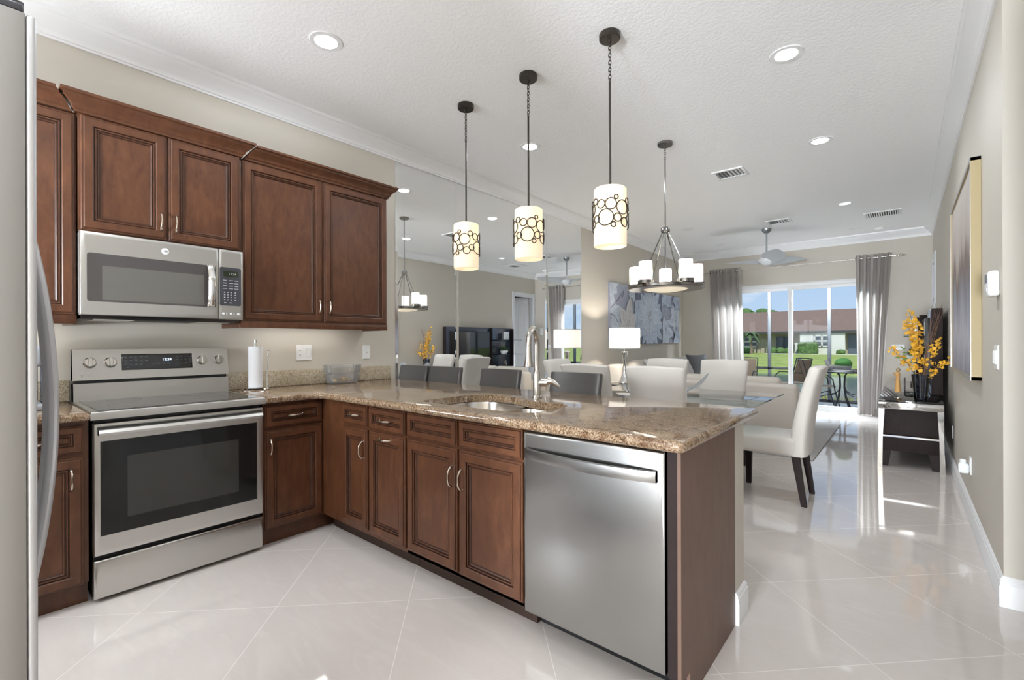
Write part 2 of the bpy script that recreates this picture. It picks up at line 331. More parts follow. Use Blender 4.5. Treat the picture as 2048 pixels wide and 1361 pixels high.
S('window_added_2', MB().box(.10, .16, -1.26, -1.2, 1.05, 2.25).box(1.39, 1.45, -1.26, -1.2, 1.05, 2.25).box(.16, 1.39, -1.26, -1.2, 1.05, 1.11).box(.16, 1.39, -1.26, -1.2, 2.19, 2.25).box(.75, .80, -1.26, -1.2, 1.11, 2.19), 'trim')  # unseen window added as an opening for the kitchen fill lamp
for n_, xs in (('window_added_1', (3.04, 3.455, 3.87)),):  # unseen hall window added around the back fill lamp
    m = MB()
    for x in xs: m.box(x, x + .05, WB - .06, WB, .35, 2.65)
    S(n_, m.box(xs[0], xs[2] + .05, WB - .06, WB, .35, .40).box(xs[0], xs[2] + .05, WB - .06, WB, 2.60, 2.65), 'trim')
SX0, SX1, SZ = .72, 3.24, 2.325           # slider opening
S('wall_far', MB().box(0, SX0, YF, YF + .12, 0, ZC).box(SX1, 5.6, YF, YF + .12, 0, ZC).box(SX0, SX1, YF, YF + .12, SZ, ZC), 'wall', 0)
S('wall_pony', MB().box(0.0, 3.03, 2.172, 2.313, 0, .873), 'wall', 0)
# crown moulding and baseboards: profiles as (out from wall, z)
CP = [(0, 2.917), (.012, 2.917), (.014, 2.928), (.022, 2.932), (.024, 2.945), (.034, 2.958), (.052, 2.98), (.075, 3.0), (.088, 3.012), (.092, 3.022), (.104, 3.028), (.106, 3.05), (0, 3.05)]
BP = [(0, 0), (.016, 0), (.016, .095), (.013, .102), (.015, .112), (.010, .12), (.011, .130), (.005, .137), (.004, .14), (0, .14)]
def run(prof, a, b, side, ax, ea=0, eb=0):
    """moulding from a to b along ax; side gives wall coordinate and outward sign; ea, eb mitre by +-out"""
    w, sg = side; rs = []
    for t, e in ((a, ea), (b, eb)):
        rs.append([((w + sg * o, t + e * o, z) if ax == 'y' else (t + e * o, w + sg * o, z)) for o, z in prof])
    return MB().rings(rs)
S('trim_1', run(CP, -1.2, YF, (0, 1), 'y', 1, -1), 'trim')
S('trim_2', run(CP, 0, XR, (YF, -1), 'x', 1, -1), 'trim')
S('trim_3', run(CP, 3.13, YF, (XR, -1), 'y', -1, -1), 'trim')
S('trim_4', run(CP, XR, 5.6, (3.13, -1), 'x', -1, 0), 'trim')
S('trim_5', run(CP, 0, 1.5, (-1.2, 1), 'x', 1, 0), 'trim')
S('baseboard_right', run(BP, 3.13, DY0 - .09, (XR, -1), 'y', -1, 0), 'trim')
S('baseboard_entry', run(BP, XR, 5.6, (3.13, -1), 'x', -1, 0), 'trim')
S('baseboard_far', run(BP, 0, SX0, (YF, -1), 'x'), 'trim'); S('baseboard_far_right', run(BP, SX1, XR, (YF, -1), 'x'), 'trim')
S('baseboard_left', run(BP, 5.83, YF, (0, 1), 'y'), 'trim')
S('baseboard_pony_end', run(BP, 2.172, 2.313, (3.03, 1), 'y', 0, 1), 'trim'); S('baseboard_pony_front', run(BP, 3.03, .02, (2.313, 1), 'x', 1, 0), 'trim')
# side room door, ajar into the dark room
d2 = S('door_2', MB().box(XR - .018, XR, DY0 - .09, DY0, 0, DH + .09, .004).box(XR - .018, XR, DY1, YF - .002, 0, DH + .09, .004).box(XR - .018, XR, DY0, DY1, DH, DH + .09, .004).box(XR, XR + .12, DY0, DY0 + .012, 0, DH).box(XR, XR + .12, DY1 - .012, DY1, 0, DH).box(XR, XR + .12, DY0, DY1, DH - .012, DH), 'door_white')
def panel_leaf(w, h, six=False):
    m = MB().box(0, .036, -w, 0, 0, h)
    rows = ((.22, .62), (.78, 1.5), (1.66, h - .12)) if six else ((.24, .95), (1.10, h - .14))
    for z0, z1 in rows:
        for y0, y1 in ((-w + .1, -w / 2 - .05), (-w / 2 + .05, -.1)):
            m.framed((0, y1, z0), NY, Z_, (-1, 0, 0), y1 - y0, z1 - z0, [(0, -.004), (0, .003), (.012, .006), (.022, .001), (.04, .004)])
    return m
lf = panel_leaf(DY1 - DY0 - .03, DH - .03).build('door_leaf', 'door_white', d2)
lf.location = (XR + .125, DY1 - .02, .01); lf.rotation_euler = (0, 0, math.radians(24))
kn = MB().cyl((.0, -.68, 1.0), (-.05, -.68, 1.0), .012).ball((-.06, -.68, 1.0), .028).build('door_knob', 'nickel', lf)
# panelled door on the added partition behind the camera (seen only in reflections)
d3 = S('door_3', MB().box(XH - .018, XH, 1.00, 1.09, 0, 2.53).box(XH - .018, XH, 1.85, 1.94, 0, 2.53).box(XH - .018, XH, 1.09, 1.85, 2.44, 2.53), 'door_white')
l3 = panel_leaf(.75, 2.43, True).build('door_leaf', 'door_white', d3); l3.location = (XH - .04, 1.845, 0)
# sliding glass door
d1 = S('door_1', MB().box(SX0, SX1, YF - .004, YF + .12, SZ - .065, SZ, .004).box(SX0, SX0 + .05, YF, YF + .12, 0, SZ - .065, .004).box(SX1 - .05, SX1, YF, YF + .12, 0, SZ - .065, .004).box(SX0, SX1, YF, YF + .12, -.01, .025, .004), 'trim')
def sash(x0, x1, y): return MB().box(x0, x0 + .062, y, y + .04, .025, SZ - .065, .004).box(x1 - .062, x1, y, y + .04, .025, SZ - .065, .004).box(x0 + .062, x1 - .062, y, y + .04, .025, .10, .004).box(x0 + .062, x1 - .062, y, y + .04, SZ - .13, SZ - .065, .004)
XM = 1.985
for x0, x1, y in ((SX0 + .05, XM + .035, YF + .062), (XM - .035, SX1 - .05, YF + .018)):
    sa = sash(x0, x1, y).build('sash', 'trim', d1)
    MB().box(x0 + .06, x1 - .06, y + .018, y + .022, .1, SZ - .13).build('glass_pane', 'pane', d1, smooth=0)
MB().box(XM - .03, XM - .012, YF + .004, YF + .018, .95, 1.15, .004).build('door_pull', 'trim', d1)

# ---------------------------------------------------------------- cabinets
DOOR = [(0, 0), (0, .011), (.003, .014), (.009, .014), (.010, .018), (.014, .021), (.046, .021), (.050, .018), (.051, .011), (.054, .011), (.056, .015), (.061, .015), (.062, .009), (.066, .009), (.068, .011), (.071, .009), (.075, .003), (.30, .003)]
def fit(prof, w, h):
    lim = min(w, h) / 2 - .004; k = min(1.0, lim / .085)
    return [(i * k, d) for i, d in prof[:-1]]
def pull(parent, c, along, n, L=.098):
    """bow pull centred at c on the face, feet along +-along"""
    c, a, n = V(c), V(along), V(n); pth = []; rr = []
    for i in range(17):
        t = -1 + 2 * i / 16; pth.append(c + a * (t * L / 2) + n * (.004 + .026 * (1 - abs(t) ** 2.6) ** .8)); rr.append(.0042 + .0024 * abs(t) ** 2)
    pth = [c - a * (L / 2)] + pth + [c + a * (L / 2)]; rr = [.0075] + rr + [.0075]
    return tag(MB().tube(pth, rr, 10).build('handle', 'pull', parent))
def front(parent, name, O, u, v, n, w, h, hand=None):
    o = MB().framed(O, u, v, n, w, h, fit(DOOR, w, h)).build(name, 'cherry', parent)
    o.data.materials.append(M['groove_shade'])          # groove shade put into the colour: dark faces in the door moulding
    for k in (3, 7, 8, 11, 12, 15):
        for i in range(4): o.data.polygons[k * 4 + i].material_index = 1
    if hand:
        pu, pv, ax = hand; pull(o, V(O) + V(u) * pu + V(v) * pv + V(n) * .020, u if ax == 'u' else v, n)
    return o
NX = (1, 0, 0)
CROWN = [(0, 0), (.012, 0), (.014, .012), (.022, .018), (.026, .032), (.040, .050), (.058, .062), (.060, .074), (.072, .078), (.072, .092), (0, .092)]
def crown(parent, y0, y1, x, z, end=0):
    rs = []
    butt = lambda o, h: .079 if h > .08 else o + .007          # where the deeper neighbour's flare runs into it
    for y, e in ((y0, -1 if end == 2 else 0), (y1, 1 if end else 0)): rs.append([(x + o, y + e * o + ((butt(o, h) if y == y0 and end == 1 else -butt(o, h) if y == y1 and end is False else 0)), z + h) for o, h in CROWN])
    m = MB().rings(rs)
    for s_, yy in ((1, y1),) if end == 1 else ((1, y1), (-1, y0)) if end == 2 else ():
        xb = .0 if end == 1 else x - .03
        m.rings([[(xx, yy + s_ * o, z + h) if k else (xx + o, yy + s_ * o, z + h) for o, h in CROWN] for k, xx in ((0, x), (1, xb))])
    return m.build('crown_moulding', 'cherry', parent)
def upper(name, label, y0, y1, z0, z1, doors, depth=.33, rail=True, end=False, top=2.425):
    t = T(name, label, 'cabinet', (.17, (y0 + y1) / 2, z0), 'upper kitchen cabinets')
    MB().box(.001, depth, y0, y1, z0 + (.045 if rail else 0), top, .001).build('carcass', 'cherry', t)
    if rail: MB().box(depth - .025, depth + .012, y0, y1, z0, z0 + .046, .003).box(.005, depth - .025, y1 - .02, y1, z0, z0 + .045).box(.005, depth - .025, y0, y0 + .02, z0, z0 + .045).build('light_rail', 'cherry', t)
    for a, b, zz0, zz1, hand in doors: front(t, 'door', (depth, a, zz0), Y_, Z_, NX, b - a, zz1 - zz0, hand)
    crown(t, y0 + (.003 if end == 1 else 0), y1 - (.003 if end is False else 0), depth + .005, top - .002 if end != 2 else top - .006, end)
    return t
upper('upper_cabinet', 'tall cherry upper cabinet half hidden behind the fridge', -.32, .388, 1.338, 2.425, [(-.31, .03, 1.385, 2.415, None), (.045, .382, 1.385, 2.415, None)])
upper('upper_cabinet', 'short cherry upper cabinet with two doors above the microwave', .392, 1.157, 1.815, 2.432, [(.402, .766, 1.828, 2.42, (.335, .10, 'v')), (.777, 1.149, 1.828, 2.42, (.03, .10, 'v'))], .345, False, 2, top=2.432)
upper('upper_cabinet', 'tall cherry upper cabinet with two doors at the mirror end', 1.161, 2.268, 1.338, 2.425, [(1.172, 1.706, 1.385, 2.415, (.505, .115, 'v')), (1.720, 2.262, 1.385, 2.415, (.035, .115, 'v'))], .33, True, True)
for y0, y1, lab in ((-.25, .34, 'left of the microwave, behind the fridge'), (1.35, 2.05, 'above the paper towels')):
    t = T('undercabinet_light', 'slim white undercabinet light bar ' + lab, 'light', (.15, (y0 + y1) / 2, 1.36), 'undercabinet light bars')
    MB().box(.11, .19, y0, y1, 1.366, 1.382, .004).build('housing', 'white_plastic', t)
    emit('tube_glow', (1, .98, .94, 1), UNDERCAB_W) if 'tube_glow' not in M else None
    MB().box(.12, .18, y0 + .02, y1 - .02, 1.3645, 1.3665).build('diffuser', 'tube_glow', t)
# base cabinets
def base_body(parent, x0, x1, y0, y1, toe, name='carcass'):
    m = MB()
    if toe == 'open':
        m.box(x0, x0 + .0015, y0, y1, .105, .86).box(x1 - .006, x1, y0, y1, .105, .86).box(x0, x1, y1 - .01, y1, .105, .86).box(x0, x1, y0, y1, .105, .12).box(x0, x1, y0, y0 + .012, .105, .871)
    else: m.box(x0, x1, y0, y1, .105, .872)
    (MB().box(x0, x1 - .035, y0, y1, .0005, .1045) if toe == 'x' else MB().box(x0, x1, y0 + .08, y1, .0005, .1045)).build('toe_kick', 'cherry' if toe == 'x' else 'toe_shade', parent)
    return m.build(name, 'cherry', parent)
XF = .630
wood('toe_shade', srgb(46, 30, 22), srgb(52, 34, 25), srgb(58, 38, 28), .6)  # darker copy of the cherry, recess shade put into its colour
t = T('base_cabinet', 'cherry base cabinet between the fridge and the range', 'cabinet', (.31, .03, 0), 'base cabinets')
base_body(t, .002, XF, -.32, .392, 'x')
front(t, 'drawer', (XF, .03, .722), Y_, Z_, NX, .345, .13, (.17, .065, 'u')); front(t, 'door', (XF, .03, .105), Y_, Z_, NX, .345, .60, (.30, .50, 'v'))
t = T('base_cabinet', 'cherry base cabinet with drawer, right of the range in the corner', 'cabinet', (.31, 1.4, 0), 'base cabinets')
base_body(t, .002, XF, 1.176, 2.165, 'x')
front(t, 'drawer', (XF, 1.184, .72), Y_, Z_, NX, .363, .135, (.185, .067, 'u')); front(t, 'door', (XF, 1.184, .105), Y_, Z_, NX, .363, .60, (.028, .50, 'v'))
YP = 1.552; XA = XF + .003
def penin(label, x0, x1, parts):
    t = T('base_cabinet', label, 'cabinet', ((x0 + x1) / 2, 1.86, 0), 'base cabinets'); base_body(t, x0, x1, YP, 2.168, 'open' if 'sink' in label and 'wide' in label else 'y')
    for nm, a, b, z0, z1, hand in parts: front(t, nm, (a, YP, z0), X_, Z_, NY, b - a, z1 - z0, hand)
    return t
penin('narrow cherry base cabinet with one drawer, at the inside corner of the peninsula', XA, 1.19, [('drawer', .912, 1.184, .742, .862, (.135, .062, 'u')), ('door', .912, 1.184, .135, .722, (.238, .47, 'v'))])
penin('cherry pull-out base cabinet with a horizontal handle on its door, left of the sink cabinet', 1.192, 1.549, [('drawer', 1.202, 1.543, .735, .862, (.16, .062, 'u')), ('door', 1.202, 1.543, .13, .722, (.165, .562, 'u'))])
penin('wide cherry sink base cabinet with two doors beside the dishwasher', 1.551, 2.359, [('false_front', 1.561, 1.948, .735, .864, None), ('false_front', 1.963, 2.353, .735, .864, None), ('door', 1.561, 1.948, .128, .722, (.36, .46, 'v')), ('door', 1.963, 2.353, .125, .722, (.028, .46, 'v'))])
t = T('peninsula_surround', 'brown laminate end panel closing the peninsula beside the dishwasher', 'cabinet panel', (3.01, 1.85, 0))
MB().prism([(YP - .022, .10), (YP - .022, .872), (2.170, .872), (2.170, .001), (YP + .06, .001), (YP + .06, .10)], 'x', 3.018, 3.03).build('side_panel', 'panel_wood', t)
MB().box(2.985, 3.018, YP - .022, 2.16, .105, .872).box(2.985, 3.018, YP + .06, 2.16, .001, .105).build('stile', 'espresso', t)

# ---------------------------------------------------------------- granite
def inset(poly, d):
    n = len(poly); r = []
    for i in range(n):
        p0, p1, p2 = V(poly[i - 1]), V(poly[i]), V(poly[(i + 1) % n])
        a, b = (p1 - p0).normalized(), (p2 - p1).normalized(); na, nb = V((-a.y, a.x)), V((-b.y, b.x)); k = 1 + na.dot(nb)
        r.append(p1 + (na + nb) * (d / k))
    return r
def slab(outer, z0, z1, r, hole=None):
    """polygon slab, ccw, with rounded-over edge and an optional hole (cw list)"""
    m = MB(); bm = m.bm; prof = [(r, z0)] + [(r - r * math.cos(a), (z0 + r) - r * math.sin(a) if False else (z0 + z1) / 2 + ((z1 - z0) / 2) * math.sin(-PI / 2 + a * 2 * 1.0)) for a in [PI / 2 * k / 8 for k in range(0)]]
    h = (z1 - z0) / 2; prof = [(r * (1 - math.cos(PI / 2 * (k / 5))), h * math.sin(PI / 2 * k / 5)) for k in range(-5, 6)]
    rs = [[bm.verts.new((q.x, q.y, (z0 + z1) / 2 + dz)) for q in inset([V(p) for p in outer], i)] for i, dz in prof]
    n = len(outer)
    for a, b in zip(rs, rs[1:]):
        for i in range(n): bm.faces.new((a[i], a[(i + 1) % n], b[(i + 1) % n], b[i]))
    hs = []
    if hole:
        hr = [[bm.verts.new((q[0], q[1], z)) for q in hole] for z in (z0, z1)]; k = len(hole)
        for i in range(k): bm.faces.new((hr[0][i], hr[1][i], hr[1][(i + 1) % k], hr[0][(i + 1) % k]))
        hs = hr
    for j, top in ((0, rs[0]), (1, rs[-1])):
        ed = [bm.edges.get((top[i], top[(i + 1) % n])) for i in range(n)]
        if hs: ed += [bm.edges.get((hs[j][i], hs[j][(i + 1) % len(hole)])) for i in range(len(hole))]
        bmesh.ops.triangle_fill(bm, use_beauty=True, use_dissolve=False, edges=ed)
    return m
def rounded(pts, r, n=5):
    out = []; k = len(pts)
    for i in range(k):
        p0, p1, p2 = V(pts[i - 1]), V(pts[i]), V(pts[(i + 1) % k]); rr = min(r, (p0 - p1).length * .45, (p2 - p1).length * .45)
        a = p1 + (p0 - p1).normalized() * rr; c = p1 + (p2 - p1).normalized() * rr
        for j in range(n + 1):
            q = j / n; out.append((a * (1 - q) ** 2 + p1 * 2 * q * (1 - q) + c * q * q).to_tuple())
    return out
SINKCUT = rounded([(1.545, 1.66), (1.555, 2.0), (1.66, 2.118), (1.88, 2.09), (2.02, 2.02), (2.27, 2.01), (2.305, 1.96), (2.305, 1.70), (2.24, 1.635), (1.60, 1.625)], .09)
L_ = [(.001, 1.178), (.690, 1.178)] + [(.690, 1.46), (.705, 1.492), (.735, 1.505)] + [(3.035, 1.478), (3.052, 1.484), (3.058, 1.50)] + [(3.058, 2.47), (3.046, 2.492), (3.02, 2.50), (.001, 2.535)]
t = T('granite_countertop', 'brown speckled granite worktop covering the corner and the sink peninsula', 'countertop', (1.5, 1.9, .874))
slab(L_, .874, .914, .017, SINKCUT[::-1]).build('worktop', 'granite', t, smooth=50)
MB().box(.001, .023, 1.180, 2.53, .9142, 1.032, .002).build('backsplash', 'granite_pale', t)
t = T('granite_countertop', 'short granite worktop left of the range, under the coffee maker', 'countertop', (.35, 0, .874))
slab([(.001, -.32), (.690, -.32), (.690, .392), (.001, .392)], .874, .914, .017).build('worktop', 'granite', t, smooth=50)
MB().box(.001, .023, -.32, .392, .9142, 1.032, .002).build('backsplash', 'granite_pale', t)
# sink
t = T('kitchen_sink', 'stainless double bowl undermount sink in the granite peninsula', 'sink', (1.93, 1.86, .70))
def bowl(pts, zb, name):
    top = [V(p) for p in rounded(pts, .08)]; rs = []
    for i, z in ((-.012, .872), (0, .872), (.004, .86), (.012, zb + .05), (.03, zb + .012), (.06, zb)): rs.append([(q.x, q.y, z) for q in inset(top, i)])
    m = MB(); m.rings(rs, caps=False); m.bm.faces.new([v for v in m.bm.verts[-len(top):]] if False else list(m.bm.verts)[-len(top):])
    return m.build(name, 'nickel', t, smooth=60)
bowl([(1.553, 1.632), (1.965, 1.636), (1.965, 2.055), (1.87, 2.082), (1.66, 2.11), (1.562, 2.0)], .67, 'bowl'); bowl([(1.99, 1.636), (2.24, 1.643), (2.298, 1.70), (2.298, 1.96), (2.265, 2.005), (1.99, 2.018)], .69, 'bowl')
for x, y, z in ((1.76, 1.87, .6705), (2.14, 1.83, .6905)): MB().lathe([(.001, 0), (.035, 0), (.042, .002), (.045, .001)], (x, y, z)).build('drain', 'chrome', t)
# faucet
t = T('faucet', 'brushed nickel pull-down gooseneck faucet behind the sink', 'faucet', (1.955, 2.17, .914))
MB().lathe([(.001, 0), (.030, 0), (.030, .006), (.024, .012), (.024, .13), (.021, .15), (.017, .16), (.001, .16)], (1.955, 2.17, .9145)).build('body', 'nickel', t)
dx, dy = .40, -.917; R_ = .095
pth = [V((1.955, 2.17, 1.06 + .0525 * i)) for i in range(5)]
for i in range(1, 15):
    a = PI - PI * 1.0 * i / 14; pth.append(V((1.955 + dx * R_ * (1 + math.cos(a)), 2.17 + dy * R_ * (1 + math.cos(a)), 1.27 - .05 + R_ * .98 * math.sin(a) + .0)))
pth = pth[:4] + pth[5:]
hx, hy, hz = pth[-1]
MB().tube(pth, [.0175] * 4 + [.016] * (len(pth) - 4), 14).build('spout', 'nickel', t)
MB().lathe([(.001, .0), (.0145, .0), (.016, -.02), (.0175, -.06), (.026, -.105), (.028, -.115), (.024, -.118), (.001, -.116)], (hx, hy, hz)).build('spray_head', 'nickel', t)
MB().cyl((1.955, 2.17, 1.0), (2.005, 2.20, 1.0), .022).build('valve', 'nickel', t)
MB().tube([(2.0, 2.197, 1.0), (2.012, 2.204, 1.012), (2.035, 2.215, 1.006), (2.06, 2.225, .988), (2.075, 2.23, .975)], [.020, .021, .017, .011, .005], 12).build('lever', 'nickel', t)

# ---------------------------------------------------------------- dishwasher
t = T('dishwasher', 'stainless dishwasher at the end of the peninsula with a curved bar handle', 'dishwasher', (2.67, 1.8, 0))
MB().box(2.366, 2.982, 1.56, 2.15, .092, .862).box(2.366, 2.976, 1.655, 2.15, .001, .09).build('tub', 'black', t)
dw = MB().framed((2.366, 1.558, .103), X_, Z_, NY, .608, .757, [(0, 0), (0, .022), (.004, .026), (.012, .028), (.30, .028)][:4]).build('door', 'steel_x', t)
hp = []; n = 24
for i in range(n + 1):
    q = i / n; hp.append((2.385 + .566 * q, 1.53 - .012 - .042 * math.sin(PI * q) ** .7, .775))
rs = []
for i, p in enumerate(hp): rs.append([(p[0], p[1] + .010, p[2] - .020), (p[0], p[1] - .006, p[2] - .018), (p[0], p[1] - .008, p[2]), (p[0], p[1] - .006, p[2] + .020), (p[0], p[1] + .006, p[2] + .022), (p[0], p[1] + .010, p[2] + .018)])
MB().rings(rs).box(2.385, 2.40, 1.515, 1.535, .757, .795).box(2.936, 2.951, 1.515, 1.535, .757, .795).build('handle', 'steel_x', dw)

# ---------------------------------------------------------------- range
RY0, RY1 = .405, 1.164
t = T('electric_range', 'stainless slide-in electric range with dark oven window between the base cabinets', 'range', (.34, .785, 0))
MB().box(.03, .628, RY0 + .004, RY1 - .004, .02, .874).box(.08, .60, RY0 + .03, RY1 - .03, .001, .02).build('body', 'black', t)
dr = MB().framed((.628, RY0, .018), Y_, Z_, NX, RY1 - RY0, .183, [(0, 0), (0, .030), (.004, .036), (.014, .040)]).build('storage_drawer', 'steel_y', t)
od = MB().framed((.628, RY0, .222), Y_, Z_, NX, RY1 - RY0, .634, [(0, 0), (0, .034), (.004, .040), (.012, .043), (.026, .043)]).build('oven_door', 'steel_y', t)
MB().framed((.6705, RY0 + .024, .317), Y_, Z_, NX, .70, .452, [(0, 0), (0, .0012), (.002, .0022), (.01, .0022)]).build('oven_glass', 'window_dark', od)
MB().framed((.6725, RY0 + .125, .385), Y_, Z_, NX, .50, .30, [(0, 0), (0, .0006), (.004, .0006), (.008, .0006)]).build('inner_window', 'smoked_glass', od)
rs = []
for i in range(13):
    q = i / 12; y = RY0 + .014 + .731 * q; b = .030 + .012 * math.sin(PI * q) ** .5
    rs.append([(.668, y, .800), (.668 + b, y, .800), (.668 + b + .010, y, .812), (.668 + b + .004, y, .826), (.668 + .01, y, .842), (.668, y, .842)])
MB().rings(rs).build('handle', 'steel_y', od)
ck = MB().framed((.03, RY0 - .012, .874), X_, Y_, Z_, .650, RY1 - RY0 + .024, [(0, 0), (0, .030), (.004, .038), (.010, .041), (.024, .041), (.026, .039)]).build('cooktop_trim', 'steel_y', t)
MB().framed((.062, RY0 + .018, .913), X_, Y_, Z_, .588, RY1 - RY0 - .036, [(0, 0), (0, .0015), (.002, .003), (.01, .003)]).build('glass_cooktop', 'cooktop', t)
for x, y, r in ((.22, .60, .075), (.22, .97, .09), (.48, .60, .11), (.48, .97, .075)):
    MB().lathe([(r - .0015, 0), (r, .0002), (r + .0015, 0)], (x, y, .9162), 48, caps=False).build('burner_ring', 'print_dim', t)
bg = MB().prism([(.03, .905), (.105, .905), (.098, 1.012), (.03, 1.012)], 'y', RY0 - .004, RY1 + .004).prism([(.03, 1.03), (.092, 1.03), (.062, 1.203), (.03, 1.203)], 'y', RY0 - .006, RY1 + .010).build('backguard', 'steel_y', t)
MB().box(.032, .085, RY0 + .004, RY1 - .004, 1.01, 1.032).build('vent_slot', 'black', t)
nb = V((.173, 0, .030)).normalized(); ub = V((-.030, 0, .173)).normalized()
def bgp(y, h, o=0): return V((.092, y, 1.03)) + ub * h + nb * o
w0 = bgp(.612, .050, -.004); MB().framed(w0, Y_, ub, nb, .355, .095, [(0, 0), (0, .0055), (.002, .0065), (.01, .0065)]).build('control_panel', 'black_glass', t)
text('12:24', .022, bgp(.832, .108, .0032), Y_, ub, 'display', 'clock_display', t)
pr_ = MB()
for r_, (h, ys) in enumerate(((.128, (.63, .655, .68, .705, .73, .89, .912, .934)), (.106, (.63, .655, .68, .705, .73, .89, .912, .934)), (.084, (.63, .655, .68, .705, .765, .79, .815, .84, .89, .912, .934)), (.066, (.64,)))):
    for y in ys: pr_.framed(bgp(y - .007, h - .003, .0026), Y_, ub, nb, .014 if y < .86 else .006, .004, [(0, 0), (0, .0004), (.001, .0004)])
tag(pr_.build('key_marks', 'print_dim', t), kind='stuff')
pw = MB()
for k in range(3): pw.framed(bgp(.947, .088 + .016 * k, .0026), Y_, ub, nb, .016, .009, [(0, 0), (0, .0004), (.001, .0004)])
pw.build('start_keys', 'grey_panel', t)
for y in (.472, .562, 1.022, 1.118):
    c = bgp(y, .098, 0); m = MB(); rs = []
    u2 = V((0, 1, 0))
    for r, h in ((.030, -.002), (.030, .004), (.026, .006), (.0255, .020), (.023, .024), (.001, .024)): rs.append([c + nb * h + u2 * (r * math.cos(a)) + ub * (r * math.sin(a)) for a in [2 * PI * k / 28 for k in range(28)]])
    kb = m.rings(rs).build('knob', 'nickel', t)
    q = V((0, 1, 0)) * .008; g = ub * .026
    MB().framed(c - q - g + nb * .022, Y_, ub, nb, .016, .052, [(0, 0), (0, .014), (.002, .017), (.005, .017)]).build('grip', 'nickel', kb)
c = bgp(.438, .028, .0016); MB().rings([[c + nb * h + V(Y_) * (.0095 * math.cos(2 * PI * k / 24)) + ub * (.0095 * math.sin(2 * PI * k / 24)) for k in range(24)] for h in (-.002, .0012)]).build('badge_disc', 'logo', t)
text('LG', .018, bgp(.463, .028, .0004), Y_, ub, 'logo', 'badge_letters', t); text('C', .012, c + nb * .0014 + V((0, -.001, 0)), Y_, ub, 'grey_panel', 'badge_mark', t)

# ---------------------------------------------------------------- microwave
t = T('microwave', 'stainless over-the-range microwave below the short cherry cabinet', 'microwave', (.2, .77, 1.38))
MB().box(.001, .380, .393, 1.147, 1.395, 1.812, .003).build('body', 'fridge_side', t)
md = MB().framed((.380, .390, 1.383), Y_, Z_, NX, .622, .428, [(0, 0), (0, .034), (.003, .040), (.010, .042), (.026, .042)]).build('door', 'steel_y', t)
def rrect(y0, y1, z0, z1, r, x, n=5):
    p = rounded([(y0, z0), (y1, z0), (y1, z1), (y0, z1)], r, n); return [(x, a, b) for a, b in p]
MB().rings([rrect(.416, .995, 1.453, 1.702, .014, x) for x in (.415, .4228)]).build('door_window', 'mw_glass', md)
MB().rings([rrect(.475, .935, 1.463, 1.64, .004, x) for x in (.4225, .4234)]).build('mesh_window', 'mw_mesh', md)
rs = []
for i in range(17):
    q = i / 16; z = 1.455 + .248 * q; b = .010 + .032 * math.sin(PI * q) ** .6; w = .019
    rs.append([(.42 + b, .966 - w, z), (.42 + b + .010, .966 - w * .6, z), (.42 + b + .013, .966, z), (.42 + b + .010, .966 + w * .6, z), (.42 + b, .966 + w, z), (.42 + b - .006, .966, z)])
MB().rings(rs).box(.415, .445, .955, .977, 1.455, 1.47).box(.415, .445, .955, .977, 1.688, 1.703).build('handle', 'chrome', md)
MB().lathe([(.001, .004), (.012, .004), (.0165, .0025), (.018, 0)], (.422, .745, 1.753), 28, 'x').build('badge_disc', 'logo', md); text('GE', .016, (.4262, .745, 1.753), Y_, Z_, 'grey_panel', 'badge_letters', md)
cp = MB().framed((.380, 1.0125, 1.383), Y_, Z_, NX, .135, .428, [(0, 0), (0, .034), (.003, .040), (.008, .042), (.02, .042)]).build('control_face', 'steel_y', t)
MB().rings([rrect(1.016, 1.134, 1.467, 1.702, .012, x) for x in (.415, .4226)]).build('keypad', 'grey_panel', cp)
MB().box(.42, .4232, 1.036, 1.118, 1.645, 1.68).build('display', 'display_off', cp); text('12:24', .020, (.4236, 1.085, 1.662), Y_, Z_, 'print', 'display_digits', cp)
m = MB()
for z in (1.622, 1.605, 1.588, 1.572):
    for y in (1.045, 1.078, 1.108): m.box(.4222, .4232, y - .011, y + .011, z - .002, z + .002)
for z in (1.548, 1.533, 1.518, 1.503):
    for y in (1.042, 1.060, 1.078, 1.102): m.box(.4222, .4232, y - .004, y + .004, z - .003, z + .003)
for y in (1.045, 1.075): m.box(.4222, .4232, y - .006, y + .006, 1.482, 1.487)
tag(m.build('key_marks', 'print', cp), kind='stuff')
for y in (1.036, 1.078, 1.118): MB().lathe([(.001, .002), (.006, .002), (.007, 0)], (.4222, y, 1.418), 16, 'x').build('button', 'logo', cp)
for y in (1.054, 1.094, 1.128): MB().box(.421, .4234, y - .002, y + .002, 1.412, 1.424).build('button', 'logo', cp)
MB().prism([(.03, 1.396), (.37, 1.396), (.40, 1.384), (.36, 1.366), (.03, 1.366)], 'y', .40, 1.14).build('vent_base', 'black', t)
for y0, y1 in ((.45, .62), (.92, 1.09)): MB().box(.12, .34, y0, y1, 1.362, 1.3665).build('lamp_cover', 'nickel', t)

